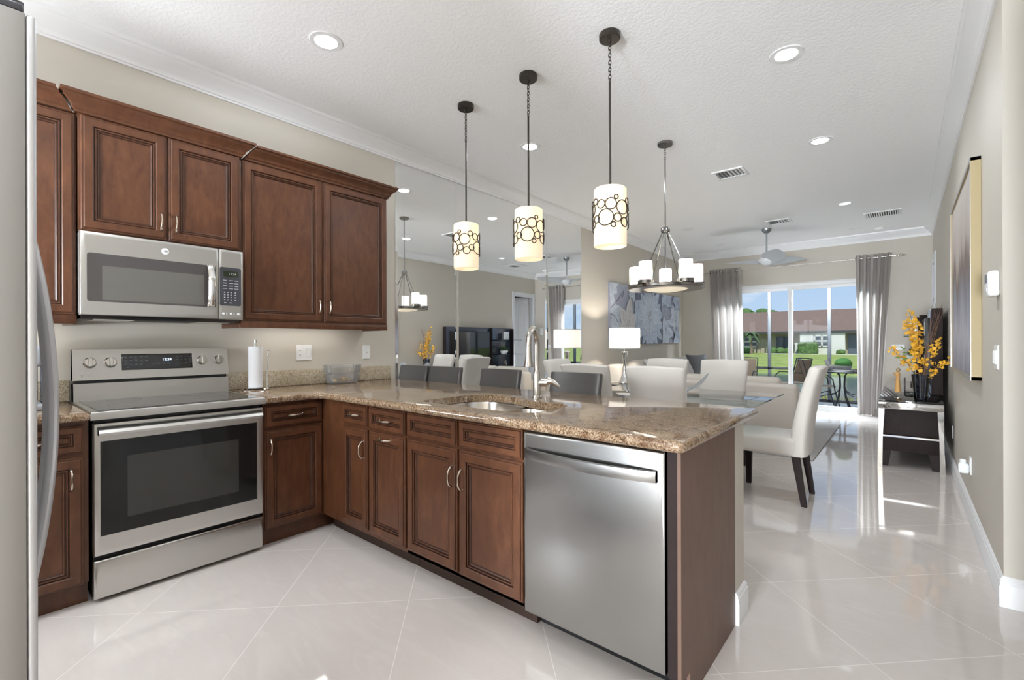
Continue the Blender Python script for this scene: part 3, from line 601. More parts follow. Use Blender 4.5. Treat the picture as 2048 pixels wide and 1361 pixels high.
# ---------------------------------------------------------------- refrigerator
t = T('refrigerator', 'tall stainless french door refrigerator seen side-on at the left edge', 'refrigerator', (2.0, -.35, 0))
MB().box(1.555, 2.440, -.78, .018, .03, 1.765, .004).box(1.60, 2.40, -.7, -.05, .001, .03).build('body', 'fridge_side', t)
fd = {}
for nm, x0, x1, z0, z1 in (('door', 1.548, 1.993, .60, 1.80), ('door', 1.999, 2.447, .60, 1.80), ('freezer_drawer', 1.548, 2.447, .07, .592)):
    fd[(nm, x0)] = MB().box(x0, x1, .024, .073, z0, z1, .002).build(nm, 'fridge_side', t); MB().box(x0, x1, .0735, .0865, z0, z1, .005, 3).build('steel_front', 'fridge_steel', fd[(nm, x0)])
    if z1 > 1.7: MB().box(x0, x1, .026, .071, z1 + .0003, z1 + .014, .003).build('top_cap', 'grey_panel', fd[(nm, x0)])
def bar(parent, x):
    rs = []
    for i in range(25):
        q = i / 24; z = .63 + .90 * q; b = .006 + .052 * math.sin(PI * q) ** .75; rs.append((x, .085 + b, z))
    rs = [(x, .078, .63)] + rs + [(x, .078, 1.53)]
    MB().tube(rs, .016, 12, flat=.68, up=(1, 0, 0)).build('handle', 'fridge_steel', parent)
bar(fd[('door', 1.548)], 1.955); bar(fd[('door', 1.999)], 2.040)
MB().box(1.62, 2.38, .080, .0875, .555, .585, .003).build('handle', 'grey_panel', fd[('freezer_drawer', 1.548)])
for x in (1.60, 2.385): MB().box(x - .03, x + .05, -.06, .07, 1.766, 1.80, .006).prism([(.03, 1.80), (.072, 1.80), (.072, 1.822), (.05, 1.826), (.035, 1.81)], 'x', x - .02, x + .05).build('hinge_cover', 'grey_panel', t)

# ---------------------------------------------------------------- counter-top things
t = T('paper_towel_holder', 'chrome paper towel stand with a white roll, right of the range', 'paper towel holder', (.15, 1.322, .914))
MB().lathe([(.001, 0), (.088, 0), (.09, .006), (.082, .014), (.001, .016)], (.15, 1.322, .9142), 40).build('base', 'chrome', t)
MB().cyl((.15, 1.322, .925), (.15, 1.322, 1.243), .006).lathe([(.001, 0), (.009, .002), (.009, .02), (.001, .022)], (.15, 1.322, 1.238)).build('post', 'chrome', t)
MB().lathe([(.018, 0), (.0445, 0), (.0455, .003), (.0455, .279), (.0445, .282), (.018, .282)], (.15, 1.322, .9315), 40).build('paper_roll', 'paper', t, smooth=50)
MB().tube([(.17, 1.392, .925), (.17, 1.392, .99), (.17, 1.389, 1.08), (.17, 1.392, 1.14), (.17, 1.402, 1.178), (.17, 1.404, 1.185)], [.0075, .006, .005, .005, .0065, .003], 10).cyl((.17, 1.392, 1.01), (.17, 1.412, 1.01), .004).build('tension_arm', 'chrome', t)
t = T('glass_bowl', 'square cut crystal candy dish against the backsplash in the corner', 'bowl', (.125, 1.99, .914))
def sq(r, z, n=40, ex=.28, amp=0):
    o = []
    for k in range(n):
        a = 2 * PI * k / n + PI / 4; c, s_ = math.cos(a), math.sin(a); q = (abs(c) ** (2 / ex / 2.2) + abs(s_) ** (2 / ex / 2.2)) ** (-ex * 1.1); f = r * q * (1 + amp * (1 if k % 2 else -1))
        o.append((.125 + f * c * .62, 1.99 + f * s_, z))
    return o
MB().rings([sq(.10, .9145), sq(.118, .918), sq(.128, .95), sq(.130, .985, amp=.012), sq(.128, .99), sq(.135, 1.0, amp=.012), sq(.145, 1.06, amp=.02), sq(.140, 1.062, amp=.02), sq(.128, 1.0, amp=.01), sq(.122, .99), sq(.122, .95), sq(.112, .925), sq(.05, .922)]).build('dish', 'crystal', t, smooth=20)
first = None
for k in range(14):
    a = k * 2.4; r = .018 + .0062 * k; x, y, z = .125 + .5 * r * math.cos(a), 1.99 + r * math.sin(a), .934 + (.017 if k < 5 else 0)
    if first is None:
        first = T('wrapped_candy', '', 'candy', (0, 0, 0), 'candies in the crystal dish'); bd = MB().ball((0, 0, 0), .012, (1.3, .9, .8), 10).build('sweet', 'candy', first)
        MB().rings([[(.013, .003, 0), (.014, -.003, .001), (.013, 0, -.003)], [(.026, .010, .003), (.026, -.010, .004), (.026, 0, -.008)]]).build('wrapper_twist', 'crystal', first); MB().rings([[(-.013, .003, 0), (-.014, -.003, .001), (-.013, 0, -.003)], [(-.026, .010, .003), (-.026, -.010, .004), (-.026, 0, -.008)]]).build('wrapper_twist', 'crystal', first); o = first
    else: o = copytree(first)
    o.location = (x, y, z); o.rotation_euler = (0, .3 * math.sin(k), k * 1.1); o['label'] = 'gold wrapped candy lying in the square crystal dish'
t = T('coffee_maker', 'silver and black single-cup coffee maker between the fridge and the range', 'coffee maker', (.30, .16, .914))
MB().box(.16, .42, .075, .262, .9142, .948, .012).build('base', 'coffee_grey', t)
MB().box(.16, .27, .085, .252, .945, 1.15, .008).build('column', 'black', t)
MB().box(.15, .415, .072, .264, 1.125, 1.228, .022, 3).build('head', 'coffee_grey', t)
MB().box(.17, .36, .09, .245, 1.227, 1.240, .006).build('lid', 'nickel', t); MB().box(.165, .262, .264, .300, .93, 1.20, .012).build('water_tank', 'vase_glass', t)
MB().cyl((.345, .168, 1.10), (.345, .168, 1.127), .03).build('spout', 'black', t); MB().box(.285, .405, .095, .24, .948, .954, .002).build('drip_tray', 'black', t)
text('KEURIG', .026, (.4158, .165, 1.175), Y_, Z_, 'print_dim', 'lettering', t)
# wall plates
def plate(name, label, c, n, u, w, h, mat='white_plastic', cat='outlet'):
    t = T(name, label, cat, c); c, n, u = V(c), V(n), V(u); O = c - u * (w / 2) - V(Z_) * (h / 2) + n * .0005
    MB().framed(O, u, Z_, n, w, h, [(0, 0), (0, .003), (.003, .006), (.012, .006)]).build('cover_plate', mat, t); return t, c, n, u
t, c, n, u = plate('wall_outlet', 'double white outlet and switch plate above the granite backsplash', (0, 1.735, 1.162), NX, Y_, .122, .122)
MB().framed(c + V((.0062, -.050, -.035)), Y_, Z_, NX, .036, .07, [(0, 0), (0, .002), (.002, .003), (.006, .003)]).build('receptacle', 'trim', t); MB().framed(c + V((.0062, .012, -.035)), Y_, Z_, NX, .036, .07, [(0, 0), (0, .003), (.002, .004), (.006, .002)]).build('rocker', 'trim', t)
m = MB()
for z in (-.022, .012):
    for y in (-.040, -.028): m.box(.0086, .0096, c.y + y - .001, c.y + y + .001, c.z + z, c.z + z + .009)
m.build('slots', 'grey_panel', t)
t, c, n, u = plate('wall_jack', 'single white cable jack plate right of the double outlet', (0, 2.288, 1.155), NX, Y_, .072, .118); MB().lathe([(.001, .012), (.004, .012), (.004, .005), (.006, .005)], (0, c.y, c.z), 14, 'x').build('jack', 'nickel', t)
for nm, lab, y, z, w, h, cat in (('light_switch', 'white switch plate on the right wall below the thermostat', 3.30, 1.155, .115, .118, 'switch'), ('wall_outlet', 'low white outlet on the right wall beyond the painting', 6.05, .38, .072, .118, 'outlet'), ('wall_outlet', 'low white outlet on the right wall with a plug-in air freshener', 4.50, .375, .072, .118, 'outlet')):
    t, c, n, u = plate(nm, lab, (XR, y, z), (-1, 0, 0), NY, w, h, cat=cat)
    if cat == 'switch':
        for dy in (-.024, .024): MB().framed((XR - .0062, y + dy + .016, z - .033), NY, Z_, (-1, 0, 0), .032, .066, [(0, 0), (0, .004), (.002, .006), (.006, .003)]).build('rocker', 'trim', t)
    elif y < 5:
        MB().box(XR - .008, XR - .006, y - .02, y + .02, z - .04, z + .04).build('receptacle', 'trim', t)
t = T('air_freshener', 'small white plug-in air freshener in the low outlet on the right wall', 'air freshener', (XR - .03, 4.52, .34)); MB().box(XR - .065, XR - .0085, 4.485, 4.545, .315, .385, .015, 3).build('housing', 'porcelain', t); MB().lathe([(.001, 0), (.016, 0), (.018, .02), (.012, .028), (.001, .028)], (XR - .04, 4.515, .383)).build('cap', 'white_plastic', t)
t = T('thermostat', 'small white thermostat box high on the right wall beside the painting', 'thermostat', (XR, 3.25, 1.51)); MB().box(XR - .042, XR - .0005, 3.20, 3.32, 1.452, 1.575, .012, 3).build('housing', 'white_plastic', t); MB().box(XR - .044, XR - .0415, 3.225, 3.295, 1.52, 1.56).build('display', 'grey_panel', t); MB().box(XR - .044, XR - .0415, 3.24, 3.28, 1.475, 1.495).build('button', 'print', t)
for x, z, w, h, lab, nm, cat in ((3.722, 1.53, .10, .17, 'white keypad box on the far wall right of the curtain', 'alarm_keypad', 'keypad'), (3.522, 1.145, .16, .085, 'wide white switch plate low on the far wall beside the right curtain', 'light_switch', 'switch')):
    t, c, n, u = plate(nm, lab, (x, YF, z), NY, X_, w, h, cat=cat); MB().box(x - w * .3, x + w * .3, YF - .012, YF - .006, z - h * .2, z + h * .3, .002).build('button_panel', 'trim', t)

# ---------------------------------------------------------------- mirror panels
for y0, y1, lab in ((2.592, 3.358, 'narrow wall mirror panel next to the upper cabinets'), (3.361, 4.962, 'widest wall mirror panel, the middle one of three'), (4.965, 5.825, 'wall mirror panel farthest from the kitchen, beside the painted wall')):
    t = T('wall_mirror', lab, 'mirror', (0, (y0 + y1) / 2, .15), 'wall mirror panels')
    MB().framed((.0005, y0, .145), Y_, Z_, NX, y1 - y0, 2.77, [(0, 0), (0, .0035), (.026, .0060), (.05, .0060)]).build('mirror_glass', 'mirror', t, smooth=0)

# ---------------------------------------------------------------- ceiling fittings
emit('led', (.86, .93, 1, 1), DOWNLIGHT_W); emit('led_dim', (.86, .93, 1, 1), 1.3)
LIT = [(.945, 1.42), (3.03, 3.36), (.955, 3.40), (3.02, 5.0), (1.0, 5.0), (3.1, .15), (.95, -.60), (3.2, -1.4)]  # last three are unseen lamps added as fill
LABS = ['round recessed ceiling light above the corner of the kitchen', 'round recessed ceiling light right of the tallest hanging pendant', 'round recessed ceiling light behind the middle pendant rod', 'round recessed ceiling light between the supply vent and the right wall', 'round recessed ceiling light half hidden behind the nearest pendant shade', 'unseen recessed fill light added over the walkway beside the peninsula', 'unseen recessed fill light added beside the refrigerator', 'unseen recessed fill light added in the hall behind the refrigerator']
def can(x, y, lab, lit, grp):
    t = T('recessed_light', lab, 'ceiling light', (x, y, ZC), grp)
    MB().lathe([(.062, .0), (.064, -.006), (.092, -.005), (.096, -.001), (.096, .0)], (x, y, ZC - .0005), 40, caps=False).build('trim_ring', 'trim', t)
    MB().lathe([(.001, -.0035), (.05, -.0035), (.0635, -.002)], (x, y, ZC - .0005), 36, caps=False).build('lens', lit, t)
for (x, y), lab in zip(LIT, LABS): can(x, y, lab, 'led', 'lit recessed lights')
for x, y, lab in ((3.005, 7.48, 'small recessed ceiling light near the slotted return vent'), (.95, 7.54, 'unlit recessed light left of the ceiling fan'), (.96, 9.12, 'unlit recessed light near the far left ceiling corner'), (3.0, 9.19, 'unlit recessed light between the return vent and the far wall')):
    can(x, y, lab, 'led_dim' if y == 7.48 else 'white_plastic', 'unlit recessed lights')
t = T('smoke_detector', 'small white smoke detector on the ceiling near the far right corner', 'smoke detector', (3.30, 9.45, ZC)); MB().lathe([(.001, -.035), (.05, -.034), (.062, -.02), (.066, -.001), (.066, 0)], (3.30, 9.45, ZC - .0005)).build('housing', 'white_plastic', t)
def vent(lab, x, y, w, h, slats, dark, ax):
    t = T('ceiling_vent', lab, 'vent', (x, y, ZC)); e = .03
    m = MB(); zz = ZC - .012
    m.box(x - w / 2 - e, x - w / 2, y - h / 2 - e, y + h / 2 + e, zz, ZC - .0005, .002).box(x + w / 2, x + w / 2 + e, y - h / 2 - e, y + h / 2 + e, zz, ZC - .0005, .002).box(x - w / 2, x + w / 2, y - h / 2 - e, y - h / 2, zz, ZC - .0005, .002).box(x - w / 2, x + w / 2, y + h / 2, y + h / 2 + e, zz, ZC - .0005, .002); m.build('frame', 'trim', t)
    MB().box(x - w / 2, x + w / 2, y - h / 2, y + h / 2, ZC - .002, ZC - .0008).build('backing', dark, t); m = MB()
    for k in range(slats):
        q = (k + .5) / slats - .5; R = Matrix.Translation((x + q * w, y, ZC - .010)) @ Matrix.Rotation(ax * (1 if q < 0 else -1) * .75, 4, 'Y'); m.box(-.007, .007, -h / 2, h / 2, -.0012, .0012, mat=R)
    m.build('louvers', 'trim', t)
vent('white louvred supply vent on the ceiling beyond the chandelier', 2.17, 5.33, .25, .22, 7, 'print_dim', 1); vent('white louvred supply vent on the ceiling above the fan', 2.16, 7.94, .25, .22, 7, 'print_dim', 1)
vent('slotted return air vent with dark gaps near the far right corner', 3.365, 8.42, .36, .30, 14, 'recess', .35)
# pendants
def chain(m, x, y, z0, z1, s=.028):
    n = max(2, round((z0 - z1) / (s * .78))); st = (z0 - z1) / n
    for k in range(n):
        c = V((x, y, z0 - st * (k + .5))); u = V((1, 0, 0)) if k % 2 else V((0, 1, 0))
        m.tube([c + u * (.0085 * math.cos(a)) + V(Z_) * (st * .66 * math.sin(a)) for a in [2 * PI * i / 14 for i in range(14)]], .0023, 6, closed=True)
    return m
def pendant(x, y, lab, rot):
    t = T('pendant_light', lab, 'pendant light', (x, y, ZC), 'pendants over the peninsula')
    MB().lathe([(.001, -.034), (.056, -.034), (.061, -.030), (.062, -.004), (.060, 0)], (x, y, ZC - .0005), 40).lathe([(.001, -.056), (.008, -.054), (.010, -.034)], (x, y, ZC), 14).build('canopy', 'bronze', t)
    chain(MB(), x, y, ZC - .05, 2.765).build('chain', 'bronze', t)
    MB().cyl((x, y, 2.775), (x, y, 2.12), .0065, seg=12).build('rod', 'bronze', t)
    MB().lathe([(.012, 2.138), (.088, 2.138), (.0945, 2.130), (.0945, 1.800), (.0915, 1.798), (.0905, 1.802), (.0905, 2.126), (.085, 2.132), (.012, 2.133)], (x, y, 0), 48, caps=False).build('glass_shade', 'opal', t)
    MB().lathe([(.001, .0), (.02, 0), (.02, -.05), (.001, -.05)], (x, y, 2.128), 16).build('socket', 'white_plastic', t)
    bl = MB().ball((x, y, 2.02), .032, (1, 1, 1.25)).build('bulb', 'bulb', t)
    m = MB(); Rb = .1035
    def loop(a, z, r): m.tube([(x + (Rb) * math.cos(a + r * math.cos(q) / Rb), y + Rb * math.sin(a + r * math.cos(q) / Rb), z + r * math.sin(q)) for q in [2 * PI * i / 24 for i in range(24)]], .0034, 6, closed=True)
    base = ((0.0, 1.948, .046), (.30, 2.024, .032), (-.26, 2.028, .024), (.68, 1.945, .023), (1.0, 2.006, .040), (1.15, 1.922, .026), (1.52, 1.945, .021), (1.42, 2.048, .018), (.60, 2.062, .012), (.44, 1.905, .014))
    for rep in range(3):
        for a, z, r in base: loop(rot + rep * 2 * PI / 3 + a, z, r)
    m.build('scroll_band', 'bronze', t)
    for a in (.3, 2.4, 4.5): pass
emit('bulb', (1, .86, .66, 1), PENDANT_W)
pendant(1.042, 2.49, 'cylindrical opal pendant with bronze circles, hanging closest to the upper cabinets', .2)
pendant(1.649, 2.487, 'cylindrical opal pendant with bronze circles, the middle one over the sink', 1.1)
pendant(2.273, 2.468, 'cylindrical opal pendant with bronze circles, nearest the open end of the peninsula', .75)
# chandelier
cx, cy = 1.935, 4.138
t = T('chandelier', 'round chrome chandelier with glass candle cylinders over the dining table', 'chandelier', (cx, cy, ZC))
MB().lathe([(.001, -.026), (.062, -.026), (.067, -.02), (.068, -.003), (.066, 0)], (cx, cy, ZC - .0005), 40).build('canopy', 'gunmetal', t)
chain(MB(), cx, cy, ZC - .026, 2.90).build('chain', 'gunmetal', t)
MB().cyl((cx, cy, 2.905), (cx, cy, 2.24), .006, seg=12).build('rod', 'gunmetal', t)
MB().lathe([(.001, 2.278), (.036, 2.278), (.040, 2.272), (.040, 2.24), (.034, 2.232), (.001, 2.225)], (cx, cy, 0), 32).build('hub', 'gunmetal', t)
RC = .28
for k in range(5):
    a = 1.952 + PI / 5 + 2 * PI * k / 5; MB().cyl((cx + .026 * math.cos(a), cy + .026 * math.sin(a), 2.236), (cx + .24 * math.cos(a), cy + .24 * math.sin(a), 1.74), .0055, seg=10).build('arm', 'gunmetal', t)
MB().lathe([(.20, 1.715), (.325, 1.715), (.332, 1.722), (.332, 1.742), (.325, 1.750), (.20, 1.750), (.195, 1.735), (.20, 1.715)], (cx, cy, 0), 64, caps=False).build('ring', 'gunmetal', t)
MB().lathe([(.001, 1.690), (.09, 1.694), (.17, 1.708), (.205, 1.722), (.205, 1.728), (.001, 1.70)], (cx, cy, 0), 48).build('bottom_bowl', 'opal', t)
for k in range(5):
    a = 1.952 + 2 * PI * k / 5; x, y = cx + RC * math.cos(a), cy + RC * math.sin(a)
    cu = MB().lathe([(.001, 1.745), (.066, 1.745), (.070, 1.750), (.070, 1.778), (.064, 1.782), (.001, 1.776)], (x, y, 0), 32).build('cup', 'gunmetal', t)
    MB().lathe([(.054, 1.778), (.054, 1.936), (.052, 1.940), (.03, 1.941), (.001, 1.941)], (x, y, 0), 36, caps=False).build('glass_cylinder', 'candle_glass', cu)
    MB().ball((x, y, 1.875), .016, (1, 1, 1.6), 10).cyl((x, y, 1.78), (x, y, 1.855), .009, seg=10).build('bulb', 'candle_bulb' if 'candle_bulb' in M else (emit('candle_bulb', (1, .98, .92, 1), CHANDELIER_W) or 'candle_bulb'), cu)
# ceiling fan
fx, fy = 1.913, 8.333
t = T('ceiling_fan', 'white three-blade ceiling fan in front of the sliding door', 'ceiling fan', (fx, fy, ZC))
MB().lathe([(.001, -.075), (.035, -.07), (.062, -.04), (.070, -.01), (.070, 0)], (fx, fy, ZC - .0005)).build('canopy', 'alu', t); MB().cyl((fx, fy, 2.99), (fx, fy, 2.60), .0125, seg=14).build('downrod', 'alu', t)
MB().lathe([(.001, 2.68), (.022, 2.67), (.04, 2.63), (.085, 2.59), (.125, 2.56), (.115, 2.52), (.07, 2.485), (.03, 2.47), (.001, 2.468)], (fx, fy, 0)).build('motor', 'fan_white', t)
for ad in (172, 292, 52):
    a = math.radians(ad); d = V((math.cos(a), math.sin(a), 0)); p = V((-math.sin(a), math.cos(a), 0))
    def bl(u, v, d=d, p=p):
        r = .06 + .68 * u; w = (.075 + .075 * math.sin(PI * min(1, u * 1.1)) ** 1.2) * (1 if u < .75 else math.sqrt(max(0, 1 - ((u - .75) / .25) ** 2)) + .001); s_ = v - .5
        return V((fx, fy, 2.535)) + d * r + p * (2 * s_ * w + .03 * math.sin(PI * u)) + V(Z_) * (.045 * (1 - u) * -s_ * 2 + .05 * u - .05 * s_ * w * 8 * .5)
    MB().sheet(bl, 20, 6, .008).build('blade', 'fan_white', t, smooth=60)

# ---------------------------------------------------------------- seats
def rbox(m, x0, x1, y0, y1, z0, z1, r=.02, taper=None):
    t = bmesh.new(); vs = [t.verts.new((x, y, z)) for x in (x0, x1) for y in (y0, y1) for z in (z0, z1)]
    for f in ((0, 1, 3, 2), (4, 6, 7, 5), (0, 4, 5, 1), (2, 3, 7, 6), (0, 2, 6, 4), (1, 5, 7, 3)): t.faces.new([vs[i] for i in f])
    bmesh.ops.bevel(t, geom=list(t.edges), offset=r, segments=3, profile=.5, affect='EDGES')
    if taper:
        for v in t.verts: v.co = V(taper(v.co))
    return m._merge(t)
def leg(m, x, y, z, r0, r1, dx=0, dy=0):
    return m.rings([[(x + dx * q + r * a, y + dy * q + r * b, z * (1 - q)) for a, b in ((-1, -1), (1, -1), (1, 1), (-1, 1))] for q, r in ((0, r0), (.5, (r0 + r1) / 2), (1, r1))])
def dining_chair():
    t = T('dining_chair', '', 'chair', (0, 0, 0), 'dining chairs')
    rbox(MB(), -.235, .235, -.20, .27, .365, .50, .03, lambda c: (c.x, c.y, c.z + (.018 * (1 - (c.x / .24) ** 2) if c.z > .45 else 0))).build('seat', 'cream_cloth', t, smooth=60)
    def back(u, v):                       # u: around the section, v: height
        z = .37 + .66 * v; lean = -.20 - .11 * v ** 1.6 - .03 * max(0, v - .8) * 5 * .35; w = .232 - .012 * math.sin(PI * v); th = .046 + .016 * (1 - v)
        a = 2 * PI * u; n_ = .32; ca, sa = math.cos(a), math.sin(a)
        x = w * math.copysign(abs(ca) ** n_, ca); y = lean + th * math.copysign(abs(sa) ** .6, sa)
        return (x, y, z + (.012 * (1 - (x / .24) ** 2) if v > .97 else 0))
    rs = [[back(k / 40, j / 14) for k in range(40)] for j in range(15)]
    top = [[(p[0] * (1 - .03 * q), (p[1] + .315) * (1 - .5 * q) - .315, p[2] + .013 * q) for p in rs[-1]] for q in (.6, 1)]
    MB().rings(rs + top).build('backrest', 'cream_cloth', t, smooth=60)
    for x in (-.2, .2):
        leg(MB(), x, -.19, .372, .026, .018, 0, -.055).build('leg', 'espresso', t); leg(MB(), x, .225, .372, .026, .018).build('leg', 'espresso', t)
    return t
dc = dining_chair()
for i, (x, y, rz, lab) in enumerate((
    (2.775, 4.265, PI / 2, 'cream upholstered dining chair at the open end of the glass table, turned side-on'),
    (2.135, 3.735, 0, 'cream dining chair seen from behind, close to the free end of the peninsula'),
    (1.515, 3.735, 0, 'cream dining chair seen from behind, just past the nearest bar stool'),
    (2.165, 4.80, PI, 'cream dining chair on the far side of the glass table, before the left curtain'),
    (1.565, 4.80, PI, 'cream dining chair on the far side of the glass table, mostly hidden behind another chair'),
    (.945, 4.30, -PI / 2, 'cream dining chair at the mirror end of the glass table'))):
    place(dc, i, (x, y, 0), rz, lab)
def bar_stool():
    t = T('bar_stool', '', 'stool', (0, 0, 0), 'bar stools at the peninsula')
    rbox(MB(), -.215, .215, -.20, .21, .585, .665, .025).build('seat', 'leather', t, smooth=60)
    def back(u, v):
        z = .60 + .395 * v; lean = -.175 - .055 * v ** 1.3; w = .222; a = 2 * PI * u; ca, sa = math.cos(a), math.sin(a)
        x = w * math.copysign(abs(ca) ** .3, ca); y = lean - .03 * (1 - (x / w) ** 2) * (.5 + .5 * v) + .033 * math.copysign(abs(sa) ** .6, sa); return (x, y, z)
    rs = [[back(k / 40, j / 10) for k in range(40)] for j in range(11)]; rs.append([(p[0] * .98, p[1] * .9 - .023, p[2] + .012) for p in rs[-1]])
    MB().rings(rs).build('backrest', 'leather', t, smooth=60)
    for x in (-.18, .18):
        leg(MB(), x, -.17, .59, .022, .016, 0, -.03).build('leg', 'espresso', t); leg(MB(), x, .18, .59, .022, .016).build('leg', 'espresso', t)
    MB().box(-.17, .17, .17, .19, .20, .235).box(-.19, -.17, -.18, .18, .26, .29).box(.17, .19, -.18, .18, .26, .29).build('footrest', 'espresso', t)
    return t
bs = bar_stool()
for i, (x, lab) in enumerate(((1.70, 'dark grey leather bar stool nearest the open end of the peninsula'), (.945, 'dark grey leather bar stool in the middle, directly left of the faucet'), (.242, 'dark grey leather bar stool pushed up against the mirror'))): place(bs, i, (x, 2.765, 0), PI, lab)
# dining table
t = T('dining_table', 'rectangular glass-topped dining table between the cream chairs', 'table', (1.935, 4.345, 0))
MB().box(1.13, 2.735, 3.745, 4.945, .738, .752, .002).build('glass_top', 'table_glass', t)
MB().box(1.45, 1.53, 4.10, 4.45, .012, .737, .004).box(2.34, 2.42, 4.10, 4.45, .012, .737, .004).box(1.40, 2.46, 4.08, 4.47, .0005, .014, .003).build('pedestal', 'silver_frame', t)
t = T('centerpiece_bowl', 'white wave-shaped porcelain bowl with upswept tips on the glass table', 'bowl', (1.95, 4.33, .752))
def wv(u, v):
    a = 2 * PI * u; rr = .02 + .22 * v; lift = .04 + .16 * (.5 + .5 * math.cos(2 * a)) ** 1.5
    return (1.95 + rr * math.cos(a) * (1.0 + .25 * v), 4.33 + rr * math.sin(a) * .55, .756 + lift * v ** 2.2)
MB().sheet(wv, 48, 10, .006).lathe([(.001, 0), (.05, 0), (.03, .01), (.001, .011)], (1.95, 4.33, .7522)).build('dish', 'porcelain', t, smooth=60)

# ---------------------------------------------------------------- living area
t = T('area_rug', 'pale grey area rug under the seating area', 'rug', (1.9, 7.1, 0)); MB().box(.9, 2.872, 5.70, 8.45, .0008, .014, .005).build('pile', 'rug', t)
def cushion(m, x0, x1, y0, y1, z0, z1, r=.05): return rbox(m, x0, x1, y0, y1, z0, z1, min(r, .45 * min(x1 - x0, y1 - y0, z1 - z0)))
t = T('sofa', 'taupe sofa with its back to the dining table', 'sofa', (1.9, 6.2, 0))
Zr = .0145
cushion(MB(), 1.06, 2.70, 5.80, 6.70, .07, .40, .03).build('base', 'taupe_cloth', t, smooth=60)
cushion(MB(), 1.05, 2.71, 5.78, 6.00, .09, .765, .04).build('backrest', 'taupe_cloth', t, smooth=60)
for x0, x1 in ((1.05, 1.24), (2.52, 2.712)): cushion(MB(), x0, x1, 5.985, 6.71, .09, .62, .05).build('arm', 'taupe_cloth', t, smooth=60)
for x0, x1 in ((1.24, 1.88), (1.885, 2.52)):
    cushion(MB(), x0, x1, 6.12, 6.73, .38, .50, .04).build('seat_cushion', 'taupe_cloth', t, smooth=60)
    cushion(MB(), x0, x1, 5.98, 6.16, .48, .83, .06).build('back_cushion', 'taupe_cloth', t, smooth=60)
for x in (1.12, 2.64):
    for y in (5.86, 6.64): leg(MB(), x, y, .08, .022, .018).build('leg', 'espresso', t).location.z += Zr
t = T('sofa', 'light sofa along the left wall under the flower paintings', 'sofa', (.5, 7.8, 0))
cushion(MB(), .04, .96, 6.50, 9.36, .06, .42, .03).build('base', 'cream_cloth', t, smooth=60); cushion(MB(), .03, .28, 6.50, 9.38, .08, .90, .06).build('backrest', 'cream_cloth', t, smooth=60)
for y0, y1 in ((6.46, 6.72), (9.16, 9.40)): cushion(MB(), .03, .97, y0, y1, .08, .66, .10).build('arm', 'cream_cloth', t, smooth=60)
for k in range(3):
    y = 6.72 + .813 * k; cushion(MB(), .30, .99, y, y + .81, .41, .54, .04).build('seat_cushion', 'cream_cloth', t, smooth=60); cushion(MB(), .25, .47, y, y + .81, .52, .955, .09).build('back_cushion', 'cream_cloth', t, smooth=60)
for x in (.10, .88):
    for y in (6.56, 9.28): leg(MB(), x, y, .065, .022, .018).build('leg', 'espresso', t)
def pillow(name, lab, c, s, mat, rot):
    def f(sg):
        return lambda u, v: ((u - .5) * s * (1 - .10 * math.sin(PI * v) * 0 - .08 * math.sin(PI * v)), sg * .075 * (max(0, math.sin(PI * u) * math.sin(PI * v))) ** .45, (v - .5) * s * (1 - .08 * math.sin(PI * u)))
    o = MB().sheet(f(1), 14, 14).sheet(f(-1), 14, 14); bmesh.ops.remove_doubles(o.bm, verts=o.bm.verts, dist=.0005)
    o = o.build(name, mat, loc=(0, 0, 0), smooth=80); o.location = c; o.rotation_euler = rot; return tag(o, lab, 'pillow')
pillow('throw_pillow', 'charcoal grey throw pillow at the far end of the light sofa', (.66, 8.93, .775), .50, 'grey_pillow', (math.radians(-22), 0, math.radians(62)))
pillow('throw_pillow', 'pale grey throw pillow on the light sofa behind the table lamp', (.62, 7.10, .765), .46, 'pale_pillow', (math.radians(-24), 0, math.radians(75)))
pillow('throw_pillow', 'grey throw pillow leaning on the middle of the light sofa', (.62, 8.40, .755), .45, 'grey_knit', (math.radians(-24), 0, math.radians(95)))
# end table and lamp
t = T('end_table', 'small mirrored end table between the two sofas, under the lamp', 'end table', (.50, 6.2, 0))
MB().box(.27, .73, 5.98, 6.42, .60, .64, .003).build('top', 'gunmetal', t); MB().box(.29, .71, 6.0, 6.40, .16, .18, .002).build('shelf', 'table_glass', t)
for x in (.285, .69):
    for y in (5.995, 6.385): MB().box(x, x + .025, y, y + .02, .0005, .60).build('leg', 'chrome', t)
t = T('table_lamp', 'silver hourglass table lamp with a white drum shade in front of the sofa', 'lamp', (.50, 6.20, .64))
MB().lathe([(.001, 0), (.085, 0), (.088, .012), (.075, .05), (.045, .12), (.028, .20), (.024, .28), (.030, .36), (.044, .43), (.050, .455), (.040, .462), (.001, .463)], (.50, 6.20, .6405), 40).build('base', 'chrome', t, smooth=60)
MB().cyl((.5, 6.2, 1.10), (.5, 6.2, 1.46), .006, seg=10).build('stem', 'chrome', t); MB().lathe([(.212, 1.146), (.216, 1.146), (.216, 1.444), (.212, 1.444)], (.5, 6.2, 0), 56, caps=False).build('lamp_shade', 'shade_cloth', t)
MB().lathe([(.2165, 0), (.2175, 0), (.2175, .012), (.2165, .012)], (.5, 6.2, 1.433), 56, caps=False).lathe([(.2165, 0), (.2175, 0), (.2175, .012), (.2165, .012)], (.5, 6.2, 1.145), 56, caps=False).build('shade_trim', 'trim', t)
emit('lamp_bulb', (1, .92, .80, 1), TABLE_LAMP_W); MB().ball((.5, 6.2, 1.30), .035, (1, 1, 1.2)).build('bulb', 'lamp_bulb', t)
